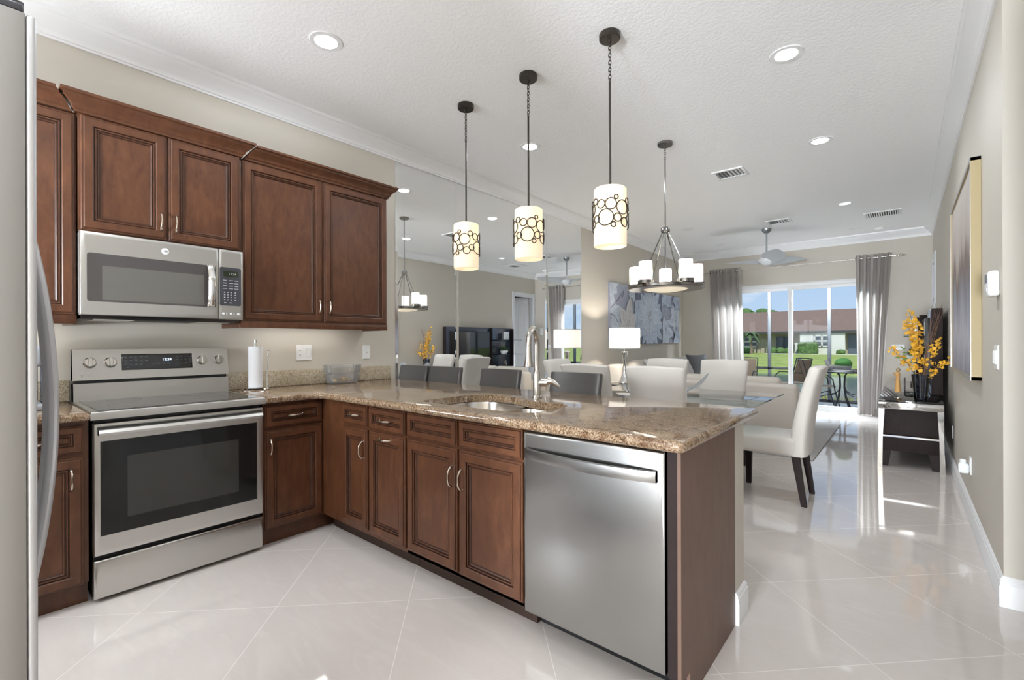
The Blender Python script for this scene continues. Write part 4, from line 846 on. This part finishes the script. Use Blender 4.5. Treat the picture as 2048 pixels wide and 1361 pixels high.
# flower triptych
def clip(poly, a0, a1, b0, b1):
    for ax, lim, sg in ((0, a0, 1), (0, a1, -1), (1, b0, 1), (1, b1, -1)):
        out = []
        for i, p in enumerate(poly):
            q = poly[i - 1]; ip, iq = sg * (p[ax] - lim) >= 0, sg * (q[ax] - lim) >= 0
            if ip != iq: k = (lim - q[ax]) / (p[ax] - q[ax]); out.append((q[0] + (p[0] - q[0]) * k, q[1] + (p[1] - q[1]) * k))
            if ip: out.append(p)
        poly = out
        if not poly: break
    return poly
def painting(lab, y0, y1, z0, z1, bg, flowers, stems):
    t = T('flower_painting', lab, 'painting', (0, (y0 + y1) / 2, z0), 'flower canvases over the sofa')
    bm = bmesh.new(); mats = []; x = .0345
    def add(m, mat):
        if mat not in mats: mats.append(mat)
        me = bpy.data.meshes.new('t'); bmesh.ops.recalc_face_normals(m.bm, faces=m.bm.faces); m.bm.to_mesh(me); m.bm.free()
        for p in me.polygons: p.material_index = mats.index(mat)
        bm.from_mesh(me); bpy.data.meshes.remove(me)
    add(MB().box(.002, .034, y0, y1, z0, z1, .002), bg)
    def clipq(y, z): return (min(max(y, y0 + .002), y1 - .002), min(max(z, z0 + .002), z1 - .002))
    for fi, (fy_, fz, R, n, w, mat, ph) in enumerate(flowers):
        for k in range(n):
            a = ph + 2 * PI * k / n; Rk = R * (.82 + .36 * rnd.random()); hs = [(Rk * i / 14, w * R * math.sin(PI * (i / 14) ** .85) ** .8) for i in range(15)]
            P = [[(fy_ + l * math.cos(a) - s_ * h * math.sin(a), fz + l * math.sin(a) + s_ * h * math.cos(a)) for l, h in hs] for s_ in (-1, 0, 1)]; xx = x + .0003 * (fi * 20 + k)
            poly = clip(P[0] + P[2][::-1][1:-1], y0 + .002, y1 - .002, z0 + .002, z1 - .002)
            if len(poly) > 2:
                m = MB(); m.bm.faces.new([m.bm.verts.new((xx, q[0], q[1])) for q in poly]); add(m, mat)
                for s_ in (-.35, .0, .35):
                    cl = [(fy_ + Rk * q * math.cos(a) - s_ * w * R * math.sin(PI * q ** .85) ** .8 * math.sin(a), fz + Rk * q * math.sin(a) + s_ * w * R * math.sin(PI * q ** .85) ** .8 * math.cos(a)) for q in [j / 8 for j in range(1, 8)]]
                    if all(y0 + .01 < q[0] < y1 - .01 and z0 + .01 < q[1] < z1 - .01 for q in cl): add(MB().tube([(xx + .0002, *q) for q in cl], .0016, 4), 'art_core')
        m = MB()
        for k in range(12):
            a = k * 2.4; r = R * .05 * math.sqrt(k); p = clipq(fy_ + r * math.cos(a), fz + r * math.sin(a)); m.ball((x + .0003 * (fi * 20 + n + 2), p[0], p[1]), R * .022, (.25, 1, 1), 8)
        add(m, 'art_core')
    for path in stems: add(MB().tube([(x + .010, *clipq(y, z)) for y, z in path], .0045, 6), 'art_stem')
    me = bpy.data.meshes.new('canvas'); off = WL[t]
    for v in bm.verts: v.co -= off
    bm.to_mesh(me); bm.free(); [me.materials.append(M[k]) for k in mats]
    o = bpy.data.objects.new('canvas', me); C.objects.link(o); o.parent = t
def art(k, a, c):
    b = MatB(k, (1, 1, 1, 1), .85); b.color(b.ramp(b.noise(b.co((1, 5, 5)), 3, 5, .65), [(.3, a), (.7, c)])); M[k] = b.m
art('art_bg', srgb(150, 155, 172), srgb(166, 170, 186)); art('art_bg_dark', srgb(96, 104, 124), srgb(124, 132, 152)); art('art_white', srgb(186, 198, 214), srgb(216, 222, 232)); art('art_cream', srgb(196, 194, 194), srgb(216, 214, 212)); art('art_blue', srgb(168, 182, 202), srgb(200, 210, 224)); art('art_core', srgb(120, 122, 134), srgb(150, 150, 160)); art('art_stem', srgb(104, 106, 118), srgb(120, 122, 132))
painting('blue-grey flower canvas on the left wall nearest the lamp, cream blossom', 6.63, 7.50, 1.25, 2.20, 'art_bg', [(6.66, 2.18, .30, 8, .30, 'art_white', .2), (6.68, 1.62, .42, 6, .34, 'art_white', .5), (7.48, 2.10, .22, 6, .3, 'art_white', .3), (7.24, 1.52, .46, 6, .27, 'art_cream', .35)], [[(6.63, 1.78), (6.78, 1.86), (6.96, 1.98), (7.05, 2.06)], [(6.63, 1.70), (6.78, 1.66), (6.9, 1.55)], [(7.05, 1.98), (7.1, 2.1)]])
painting('wide flower canvas in the middle of the left wall trio, large pale daisy', 7.53, 8.67, 1.21, 2.16, 'art_bg_dark', [(7.62, 1.75, .26, 7, .3, 'art_white', .1), (8.12, 1.70, .62, 17, .17, 'art_blue', .1), (8.12, 1.70, .44, 13, .17, 'art_white', .3)], [])
painting('narrow flower canvas on the left wall nearest the far corner, leafy stems', 8.70, 9.58, 1.22, 2.16, 'art_bg', [(8.95, 2.10, .28, 6, .32, 'art_blue', .4), (9.40, 1.72, .36, 6, .32, 'art_white', .3), (8.86, 1.45, .34, 6, .30, 'art_white', .9), (9.46, 2.08, .24, 6, .34, 'art_blue', .0), (9.45, 1.34, .24, 6, .32, 'art_blue', .5)], [[(8.8, 1.5), (9.05, 1.4), (9.3, 1.26)], [(8.75, 1.98), (9.0, 1.9), (9.25, 1.95)]])
# right wall painting
t = T('abstract_painting', 'large abstract grey and brown painting in a gold frame on the right wall', 'painting', (XR, 4.66, 1.0))
y0, y1, z0, z1 = 3.90, 5.46, 1.0, 2.335
m = MB()
for a in ((y0, y0 + .02, z0, z1), (y1 - .02, y1, z0, z1), (y0, y1, z0, z0 + .02), (y0, y1, z1 - .02, z1)): m.box(XR - .046, XR - .001, *a)
m.build('frame', 'gold_frame', t)
m = MB()
for a in ((y0 + .001, y0 + .02, z0, z1), (y1 - .02, y1 - .001, z0, z1), (y0, y1, z0 + .001, z0 + .02), (y0, y1, z1 - .02, z1 - .001)): m.box(XR - .048, XR - .0458, *a)
m.build('frame_face', 'silver_frame', t)
b = MatB('abstract_art', (1, 1, 1, 1), .6)
n1 = b.noise(b.co((1, 3.2, .55)), 1.6, 6, .65, .5); sp = b.node('SeparateXYZ'); b.l.new(b.co(), sp.inputs[0])
f = b.math('ADD', b.math('MULTIPLY', sp.outputs[2], .5), b.math('MULTIPLY', n1, .45)); b.color(b.ramp(f, [(.18, srgb(120, 120, 134)), (.36, srgb(178, 176, 184)), (.50, srgb(134, 132, 142)), (.60, srgb(112, 94, 86)), (.68, srgb(176, 164, 158)), (.85, srgb(196, 186, 178))])); M['abstract'] = b.m
MB().box(XR - .036, XR - .012, y0 + .019, y1 - .019, z0 + .019, z1 - .019).build('canvas', 'abstract', t)
# curtains
t = T('curtain_rod', 'thin metal curtain rod above the sliding door with twisted end finials', 'curtain rod', (1.95, 9.79, 2.635))
MB().cyl((.42, 9.79, 2.635), (3.50, 9.79, 2.635), .0095, seg=12).build('rod', 'nickel', t)
for x, s_ in ((.42, -1), (3.50, 1)):
    m = MB()
    for k in range(4): m.tube([(x + s_ * .13 * q, 9.79 + .022 * math.sin(PI * q) * math.cos(k * PI / 2 + 4 * q), 2.635 + .022 * math.sin(PI * q) * math.sin(k * PI / 2 + 4 * q)) for q in [i / 10 for i in range(11)]], .003, 6)
    m.build('finial', 'nickel', t)
for x in (.60, 2.02, 3.32): MB().cyl((x, 9.79, 2.635), (x, YF - .001, 2.635), .007, seg=10).cyl((x, YF - .006, 2.635), (x, YF - .0005, 2.635), .025).build('bracket', 'nickel', t)
def curtain(lab, xt0, xt1, xb0, xb1, nf, ph, sheer_side):
    t = T('curtain', lab, 'curtain', ((xt0 + xt1) / 2, 9.79, 0), 'grommet curtains')
    def f(u, v):
        z = 2.695 - 2.685 * v; k = v ** .8; x = (xt0 + (xt1 - xt0) * u) * (1 - k) + (xb0 + (xb1 - xb0) * u) * k
        a = .052 * (1 - .25 * v) ; y = 9.79 + a * math.sin(2 * PI * nf * u + ph + .5 * math.sin(3 * v + 5 * u)) * (1 + .2 * math.sin(9 * u)); x += .012 * math.sin(4 * PI * nf * u + ph) * (1 - .3 * v)
        if v > .95: y -= .05 * (v - .95) / .05 * (.6 + .6 * math.sin(7 * u + ph)) ; 
        return (x, y - .0, max(.003, z))
    MB().sheet(f, nf * 14, 40, .003).build('panel', 'curtain', t, smooth=80)
    for k in range(nf * 2):
        u = (k + .5) / (nf * 2); q = V(f(u, .022)); q.z = 2.635
        q.y = 9.79; m = MB().tube([q + V((0, 0, .024 * math.sin(a))) + V((0, .024 * math.cos(a), 0)) for a in [2 * PI * i / 18 for i in range(18)]], .005, 6, closed=True); m.build('grommet', 'gunmetal', t)
    return t
curtain('grey grommet curtain left of the sliding door', .57, 1.17, .62, 1.22, 5, .4, 1); curtain('grey grommet curtain right of the sliding door, pooling on the floor', 2.955, 3.44, 2.985, 3.30, 5, 1.2, -1)
# media console
t = T('media_console', 'long black glass media console with chrome frame and dark drawers under the television panel', 'console', (3.64, 7.3, 0))
CX0, CX1, CY0, CY1 = 3.40, 3.875, 5.84, 8.80
MB().box(CX0, CX1, CY0, CY1, .645, .665, .002).build('glass_top', 'black_glass', t); MB().box(CX0, CX1, CY0, CY1, .578, .6445, .002).build('mirrored_apron', 'chrome', t)
MB().box(CX0 + .02, CX1 - .03, CY0 + .10, CY1 - .02, .155, .577, .003).build('body', 'espresso', t)
for x in (CX0 + .02, CX1 - .09):
    for y in (CY0 + .10, CY1 - .10):
        sx_ = 1 if x < 3.6 else -1; xa = x if x < 3.6 else x + .06; MB().prism([(xa, .155), (xa + sx_ * .075, .155), (xa + sx_ * .05, .0005), (xa, .0005)], 'y', y, y + .05).build('wood_foot', 'espresso', t)
for y in (CY0 + .005, CY1 - .03):
    for x, q in ((CX0, 0), (CX1, 1)):
        s_ = -1 if q else 1; m = MB().prism([(x, .578), (x + s_ * .045, .578), (x + s_ * .032, .30), (x + s_ * .036 - s_ * .008, .0), (x - s_ * .010, .0), (x - s_ * .002 if not q else x + .0, .30)], 'y', y, y + .025); m.build('chrome_leg', 'chrome', t)
    MB().box(CX0 + .02, CX1 - .02, y + .005, y + .02, .305, .322).build('chrome_rail', 'chrome', t)
    if y < 7: pass
TY0, TY1 = 6.615, 8.775
t = T('tv_wall_panel', 'dark brown television backing panel with glass shelves standing on the console', 'wall unit', (3.85, 7.7, .665))
MB().box(3.815, 3.905, TY0, TY1, .667, 1.585, .003).build('panel', 'espresso', t); MB().box(3.808, 3.8152, TY0 + .005, TY1 - .005, .672, 1.58, .001).build('gloss_face', 'grey_gloss' if 'grey_gloss' in M else (simple('grey_gloss', srgb(70, 76, 90), .06, 0, Specular_IOR_Level=.8) or 'grey_gloss'), t)
MB().box(3.745, 3.8085, 7.965, 7.995, .667, 1.575, .002).box(3.72, 3.8085, 8.70, 8.73, .667, 1.575, .002).build('divider', 'espresso', t)
for z in (.955, 1.30): MB().box(3.59, 3.8075, 8.0, 8.90, z, z + .010, .001).build('glass_shelf', 'shelf_glass', t)
t = T('television', 'flat black television on the dark wall panel', 'television', (3.79, 7.3, .7))
MB().box(3.77, 3.8075, 6.70, 7.93, .78, 1.49, .004).build('cabinet', 'black', t); MB().box(3.768, 3.7702, 6.712, 7.918, .80, 1.478).build('screen', 'black_glass', t); MB().box(3.70, 3.79, 7.1, 7.5, .6655, .672, .002).cyl((3.785, 7.3, .672), (3.785, 7.3, .79), .02).build('stand', 'black', t)
t = T('photo_frame', 'small dark photo frame standing on the console beside the television panel', 'photo frame', (3.60, 6.75, .665)); MB().box(3.592, 3.606, 6.78, 6.86, .6655, .83, .004).build('frame', 'dark_metal', t); MB().box(3.5895, 3.5922, 6.79, 6.85, .68, .82).build('picture', 'art_core', t)
t = T('potted_fern', 'leafy green plant in a white oval pot on the lower glass shelf', 'plant', (3.68, 8.35, .966))
MB().lathe([(.001, 0), (.05, 0), (.085, .04), (.095, .085), (.088, .088), (.07, .06), (.001, .055)], (3.70, 8.35, .9655)).build('pot', 'porcelain', t)
m = MB()
for k in range(110):
    a = rnd.random() * 2 * PI; el = .2 + rnd.random() * 1.2; L = .09 + .07 * rnd.random(); d = V((math.cos(a) * math.cos(el) * .8, math.sin(a) * math.cos(el), math.sin(el))); p = V((3.70, 8.35, 1.04)) + d * L * .5; e_ = p + d * L * .6 - V((0, 0, .03)); s_ = d.cross(V(Z_)).normalized() * .011
    c_ = (p + e_) / 2 + V((0, 0, .008)); m.quad(p, c_ + s_, e_, c_ - s_)
m.build('leaves', 'hedge', t, smooth=0)
t = T('shelf_box', 'white decorative block on the upper glass shelf', 'ornament', (3.72, 8.45, 1.31)); MB().box(3.69, 3.74, 8.37, 8.52, 1.3105, 1.50, .004).build('block', 'porcelain', t)
t = T('shelf_sculpture', 'small dark twisted sculpture on the console below the glass shelves', 'sculpture', (3.70, 8.4, .665)); MB().box(3.66, 3.74, 8.34, 8.46, .6655, .69, .003).build('plinth', 'bronze', t); MB().tube([(3.70, 8.40 + .04 * math.sin(q * 7), .685 + .14 * q) for q in [i / 14 for i in range(15)]], [.012 - .006 * i / 14 for i in range(15)], 8).tube([(3.70, 8.40 - .04 * math.sin(q * 7), .685 + .12 * q) for q in [i / 14 for i in range(15)]], .008, 8).build('figure', 'pull', t)
# vase and flowers, figurine
t = T('flower_vase', 'tall blue-grey glass vase holding yellow orchid sprays and twigs on the console', 'vase', (3.715, 6.0, .665))
MB().lathe([(.001, 0), (.046, 0), (.05, .01), (.062, .15), (.070, .25), (.066, .25), (.058, .15), (.045, .03), (.001, .028)], (3.715, 6.0, .6655), 28).build('vase', 'vase_glass', t, smooth=60)
ms = MB(); mf = MB(); ml = MB(); SPR = [((3.715, 6.0), (-.10, .02, .62), 12), ((3.715, 6.0), (-.02, -.02, .60), 12), ((3.72, 6.0), (-.24, .03, .40), 9), ((3.72, 6.0), (.13, -.06, .46), 7), ((3.72, 6.0), (.22, -.04, .30), 6), ((3.715, 6.0), (-.03, -.05, .34), 6), ((3.715, 6.0), (-.08, .05, .72), 12)]
def blossom(p, s):
    ax = V((rnd.uniform(-1, 1), rnd.uniform(-1, 1), rnd.uniform(-.3, 1))).normalized(); u = ax.orthogonal().normalized(); w = ax.cross(u)
    for k in range(5):
        a = 2 * PI * k / 5 + rnd.random(); d = (u * math.cos(a) + w * math.sin(a) + ax * .25) * s; q = (u * -math.sin(a) + w * math.cos(a)) * s * .42
        mf.quad(p, p + d * .55 + q, p + d, p + d * .55 - q)
for (bx, by), (dx_, dy_, h), nb_ in SPR:
    b0 = V((bx, by, .70)); pts = [b0 + V((dx_ * q ** 1.7, dy_ * q ** 1.7, (h + .14) * q - (.30 * abs(dx_) * max(0, q - .6) * 2.2))) for q in [i / 12 for i in range(13)]]
    ms.tube(pts, [.0035 - .002 * i / 12 for i in range(13)], 6)
    for k in range(nb_ * 5):
        q = .48 + .52 * k / (nb_ * 5); i = min(11, int(q * 12)); blossom(pts[i].lerp(pts[i + 1], q * 12 - i) + V((rnd.uniform(-.035, .035), rnd.uniform(-.035, .035), rnd.uniform(-.035, .035))), rnd.uniform(.013, .024))
for k in range(7):
    a = .9 + .25 * k; d = V((.10 + .03 * (k % 3), -.03 + .012 * k, .80 + .05 * (k % 4)))
    ms.tube([V((3.72, 6.0, .70)) + V((d.x * q ** 1.3 + .01 * math.sin(9 * q + k), d.y * q + .008 * math.cos(8 * q), d.z * q)) for q in [i / 10 for i in range(11)]], [.0035 - .0022 * i / 10 for i in range(11)], 5)
for k in range(10):
    p = V((3.66 + rnd.uniform(-.10, .02), 6.0 + rnd.uniform(-.03, .03), 1.06 + rnd.uniform(0, .14))); d = V((rnd.uniform(-1, .4), rnd.uniform(-.5, .5), rnd.uniform(-.1, .6))).normalized() * .06; s_ = V((0, .4, .6)).normalized() * .012; ml.quad(p, p + d * .5 + s_, p + d, p + d * .5 - s_)
ms.build('stems', 'twig', t); mf.build('blossoms', 'petal', t, smooth=0); ml.build('leaves', 'leaf', t, smooth=0)
t = T('figurine', 'slim golden wooden angel figurine on the left edge of the console', 'figurine', (3.545, 6.08, .665))
MB().lathe([(.001, 0), (.03, 0), (.03, .006), (.001, .007)], (3.545, 6.08, .6655)).cyl((3.545, 6.08, .67), (3.545, 6.08, .73), .003, seg=8).build('stand', 'nickel', t); MB().lathe([(.001, .72), (.024, .725), (.020, .80), (.015, .87), (.020, .91), (.014, .925), (.006, .93)], (3.545, 6.08, 0), 20).tube([(3.545, 6.06, .905), (3.52, 6.05, .90), (3.515, 6.045, .925)], .005, 8).build('gown', 'gold_wood', t); MB().ball((3.548, 6.08, .95), .019, (1, 1, 1.1), 14).build('head', 'gold_frame', t)

# ---------------------------------------------------------------- patio
S('floor_patio', MB().box(-3, 7, 9.935, 11.75, -.12, -.012), 'patio', 0)
t = T('screen_enclosure', 'dark bronze aluminium screen frame around the patio', 'screen', (2, 11.55, 0))
for x in (-.2, 1.32, 2.42, 3.75): MB().box(x - .03, x + .03, 11.5, 11.56, -.012, 2.75, .003).build('post', 'alu_dark' if 'alu_dark' in M else (simple('alu_dark', srgb(92, 96, 104), .4, .3) or 'alu_dark'), t)
MB().box(-3, 7, 11.5, 11.56, .635, .69, .003).build('chair_rail', 'fascia_dark' if 'fascia_dark' in M else (simple('fascia_dark', srgb(40, 40, 46), .5) or 'fascia_dark'), t); MB().box(-3, 7, 11.5, 11.56, -.012, .045, .003).build('kick_rail', 'fascia_dark', t); MB().box(-3, 7, 11.5, 11.56, 2.68, 2.76, .003).build('top_beam', 'alu_dark', t)
t = T('patio_table', 'round dark metal patio bistro table with a glass top', 'table', (2.72, 10.5, 0))
MB().lathe([(.36, 0), (.375, -.012), (.375, -.03), (.36, -.036), (.35, -.02)], (2.72, 10.5, .705), 48, caps=False).build('rim', 'black', t); MB().lathe([(.001, 0), (.362, 0), (.362, -.006), (.001, -.006)], (2.72, 10.5, .703), 48).build('glass_top', 'table_glass', t)
for k in range(4):
    a = PI / 4 + PI / 2 * k; c_, s_ = math.cos(a), math.sin(a); MB().tube([(2.72 + c_ * r, 10.5 + s_ * r, z) for r, z in ((.26, .672), (.10, .665), (.055, .60), (.045, .42), (.075, .22), (.15, .04), (.19, -.011))], .013, 8).build('leg', 'black', t)
    MB().tube([(2.72 + c_ * r, 10.5 + s_ * r, z) for r, z in ((.05, .40), (.08, .33), (.16, .27), (.26, .25))], .007, 6).build('brace', 'black', t)
t = T('topiary_planter', 'grey stone animal-shaped planter with a round boxwood ball on the patio table', 'planter', (2.72, 10.45, .705))
MB().lathe([(.001, 0), (.17, 0), (.18, .008), (.15, .014), (.12, .02), (.13, .05), (.145, .085), (.13, .09), (.001, .07)], (2.73, 10.45, .7055), 28).tube([(2.60, 10.45, .765), (2.53, 10.45, .77), (2.505, 10.45, .82), (2.49, 10.45, .865), (2.455, 10.45, .885)], [.05, .045, .035, .032, .014], 12).tube([(2.49, 10.45, .88), (2.505, 10.46, .905), (2.515, 10.465, .925)], [.012, .012, .003], 8).build('planter', 'stone', t, smooth=60)
MB().ball((2.74, 10.45, .835), .135, (1, 1, .72), 26, .10).build('boxwood_ball', 'topiary', t, smooth=30)
def bistro():
    t = T('patio_chair', '', 'chair', (0, 0, 0), 'patio chairs')
    MB().box(-.21, .21, -.20, .22, .40, .415, .004).build('seat', 'sling', t)
    MB().sheet(lambda u, v: (-.20 + .40 * u, -.20 - .12 * v - .02 * math.sin(PI * u), .43 + .45 * v), 8, 8, .004).build('backrest', 'sling', t)
    for s_ in (-1, 1):
        x = .225 * s_; MB().tube([(x, .28, -.0), (x, .20, .30), (x, .16, .55), (x, .06, .63), (x, -.10, .62), (x, -.22, .60)], .011, 8).build('arm', 'black', t)
        MB().tube([(x, -.30, 0), (x, -.16, .30), (x, -.20, .44), (x, -.32, .90)], .011, 8).tube([(x, .22, .30), (x, -.05, .22), (x, -.22, .12)], .008, 8).build('leg', 'black', t)
    MB().tube([(-.225, -.32, .90), (0, -.345, .91), (.225, -.32, .90)], .011, 8).tube([(-.225, .18, .405), (.225, .18, .405)], .009, 8).tube([(-.225, -.19, .405), (.225, -.19, .405)], .009, 8).build('frame', 'black', t)
    return t
bc = bistro()
for i, (x, y, rz, lab) in enumerate(((2.36, 10.62, -PI / 2 + .3, 'dark metal patio chair left of the bistro table'), (3.30, 10.5, PI / 2 - .1, 'dark metal patio chair right of the bistro table behind the curtain'), (1.80, 10.95, PI * .75, 'tan sling patio chair with a high back, left of the other patio chairs'), (.95, 10.8, PI, 'patio chair at the left side of the sliding door'))):
    place(bc, i, (x, y, -.0115), rz, lab)

# ---------------------------------------------------------------- grounds
S('ground_near', MB().rings([[(-30, 11.75, -.06), (30, 11.75, -.06)], [(-30, 12.6, -.10), (30, 12.6, -.10)], [(-30, 13.3, -.6), (30, 13.3, -.6)]], closed=False), 'lawn')
S('water', MB().quad((-60, 13, -.5), (60, 13, -.5), (60, 34, -.5), (-60, 34, -.5)), 'water', 0)
S('ground_lawn', MB().rings([[(-60, 28.5, -.75), (60, 28.5, -.75)], [(-60, 30, -.35), (60, 30, -.35)], [(-60, 36, -.05), (60, 36, -.05)], [(-60, 49, .17), (60, 49, .17)], [(-60, 90, .2), (60, 90, .2)]], closed=False), 'lawn')
S('garden_path', MB().box(-6.2, 20, 47.6, 48.6, .12, .19), 'walk', 0)
m = MB()
for k in range(160):
    x = rnd.uniform(1.6, 3.6); y = rnd.uniform(11.8, 12.4); h = rnd.uniform(.06, .17); w = .012; a = rnd.uniform(-.06, .06); m.quad((x - w, y, -.09), (x + w, y, -.09), (x + a + w * .4, y + a, h - .08), (x + a - w * .4, y + a, h - .08))
tag(tag(m.build('border_grass', 'yellow_plant', loc=(2.6, 12.1, -.09), smooth=0), 'yellow-green grass blades along the outside of the patio screen', 'grass'), kind='stuff')
t = T('house', 'long single-storey house with brown shingle roof across the pond', 'house', (-5, 52, .17))
MB().box(-30, 12, 51, 60, .15, 2.3).build('wall', 'stucco_tan', t); MB().prism([(49.9, 2.18), (55.5, 4.45), (61, 2.18), (61, 2.05), (49.9, 2.05)], 'x', -31, 13).build('roof', 'roof', t)
MB().box(-31, 13, 49.8, 49.92, 2.02, 2.24).build('fascia', 'fascia', t); MB().box(-3.75, -.36, 49.95, 51, .15, 2.12).build('white_bay', 'stucco', t)
MB().box(-4.1, -3.76, 49.6, 49.8, .15, 1.15).build('low_wall', 'stucco', t)
def hwin(x0, x1, z0, z1, y, nx=2, nz=2):
    w = MB().box(x0, x1, y - .05, y, z0, z1).build('window', 'house_glass', t); m = MB(); e = .06
    for k in range(nx + 1): xx = x0 + (x1 - x0) * k / nx; m.box(xx - e, xx + e, y - .09, y - .04, z0 - e, z1 + e)
    for k in range(nz + 1): zz = z0 + (z1 - z0) * k / nz; m.box(x0 - e, x1 + e, y - .09, y - .04, zz - e, zz + e)
    m.build('window_frame', 'stucco', w)
hwin(-2.6, -1.5, .84, 1.80, 49.95); hwin(-8.75, -7.55, .8, 1.75, 51); hwin(-13, -11.5, .8, 1.75, 51); hwin(2.2, 3.4, .8, 1.8, 51)
MB().box(-5.85, -4.6, 50.9, 51, .17, 1.75).build('patio_door', 'house_glass', t); MB().box(-5.26, -5.18, 50.85, 50.95, .17, 1.75).build('door_mullion', 'fascia', t); MB().box(-.2, .7, 50.9, 51, .17, 1.9).build('entry_door', 'blue_grey', t); MB().box(-7.2, -6.6, 50.9, 51, .17, 1.6).build('side_door', 'stucco_tan', t)
for x in (-7.4, -6.35): MB().box(x - .05, x + .05, 50.0, 50.1, .15, 2.1).build('post', 'fascia', t)
def bush(lab, x0, x1, y, h, box=False):
    m = MB()
    if box: m.box(x0, x1, y - .6, y + .6, .1, h, .18, 4); bmesh.ops.subdivide_edges(m.bm, edges=m.bm.edges, cuts=3, use_grid_fill=True)
    else:
        n = max(2, int((x1 - x0) / .7))
        for k in range(n): m.ball((x0 + (x1 - x0) * (k + .5) / n, y, .15 + h * .42), h * .55, (1.25, 1, 1), 18, .12)
    for v in m.bm.verts: v.co += V((rnd.uniform(-.05, .05),) * 3)
    tag(m.build('bush', 'hedge', loc=((x0 + x1) / 2, y, .15)), lab, 'bush')
bush('tall square-clipped hedge in front of the white house bay', -3.70, -2.28, 49.0, 1.2, True); bush('low rounded hedge in front of the glass doors of the far house', -6.2, -4.1, 48.9, .62); bush('round shrub at the left end of the far house', -8.8, -7.6, 48.9, .62); bush('small potted shrub by the white wall of the far house', -.75, -.5, 49.4, .42)
t = T('palm_tree', 'small palm tree standing before the roof of the far house', 'palm tree', (-7.2, 47, .1))
MB().tube([(-7.2, 47, .05), (-7.15, 47, .9), (-7.25, 47, 2.0)], [.14, .11, .10], 10).build('trunk', 'trunk', t); m = MB()
for k in range(16):
    a = 2 * PI * k / 16 + .2; L = .85 + .25 * rnd.random(); up = .75 if k % 2 else .25; P = [V((-7.25, 47, 2.0)) + V((math.cos(a) * L * q, math.sin(a) * L * q, up * q * 1.2 - 1.1 * q * q)) for q in [i / 8 for i in range(9)]]; s_ = V((-math.sin(a), math.cos(a), 0))
    for i in range(8):
        w0, w1 = .15 * math.sin(PI * (i + .6) / 9.2), .15 * math.sin(PI * (i + 1.6) / 9.2); m.quad(P[i] + s_ * w0 - V((0, 0, w0 * .5)), P[i], P[i + 1], P[i + 1] + s_ * w1 - V((0, 0, w1 * .5))); m.quad(P[i], P[i] - s_ * w0 - V((0, 0, w0 * .5)), P[i + 1] - s_ * w1 - V((0, 0, w1 * .5)), P[i + 1])
m.build('fronds', 'palm', t, smooth=0)
m = MB()
for k in range(9): m.ball((-10.4 + rnd.uniform(-1.4, 1.6), 63 + rnd.uniform(-1, 1), 4.4 + rnd.uniform(-.6, .7)), .75, (1.1, 1, .7), 14, .25)
t = T('tree', 'dark treetop showing above the far roof', 'tree', (-10.4, 63, .2)); m.build('crown', 'hedge', t); MB().cyl((-10.4, 63, .1), (-10.4, 63, 4.2), .2).build('trunk', 'trunk', t)
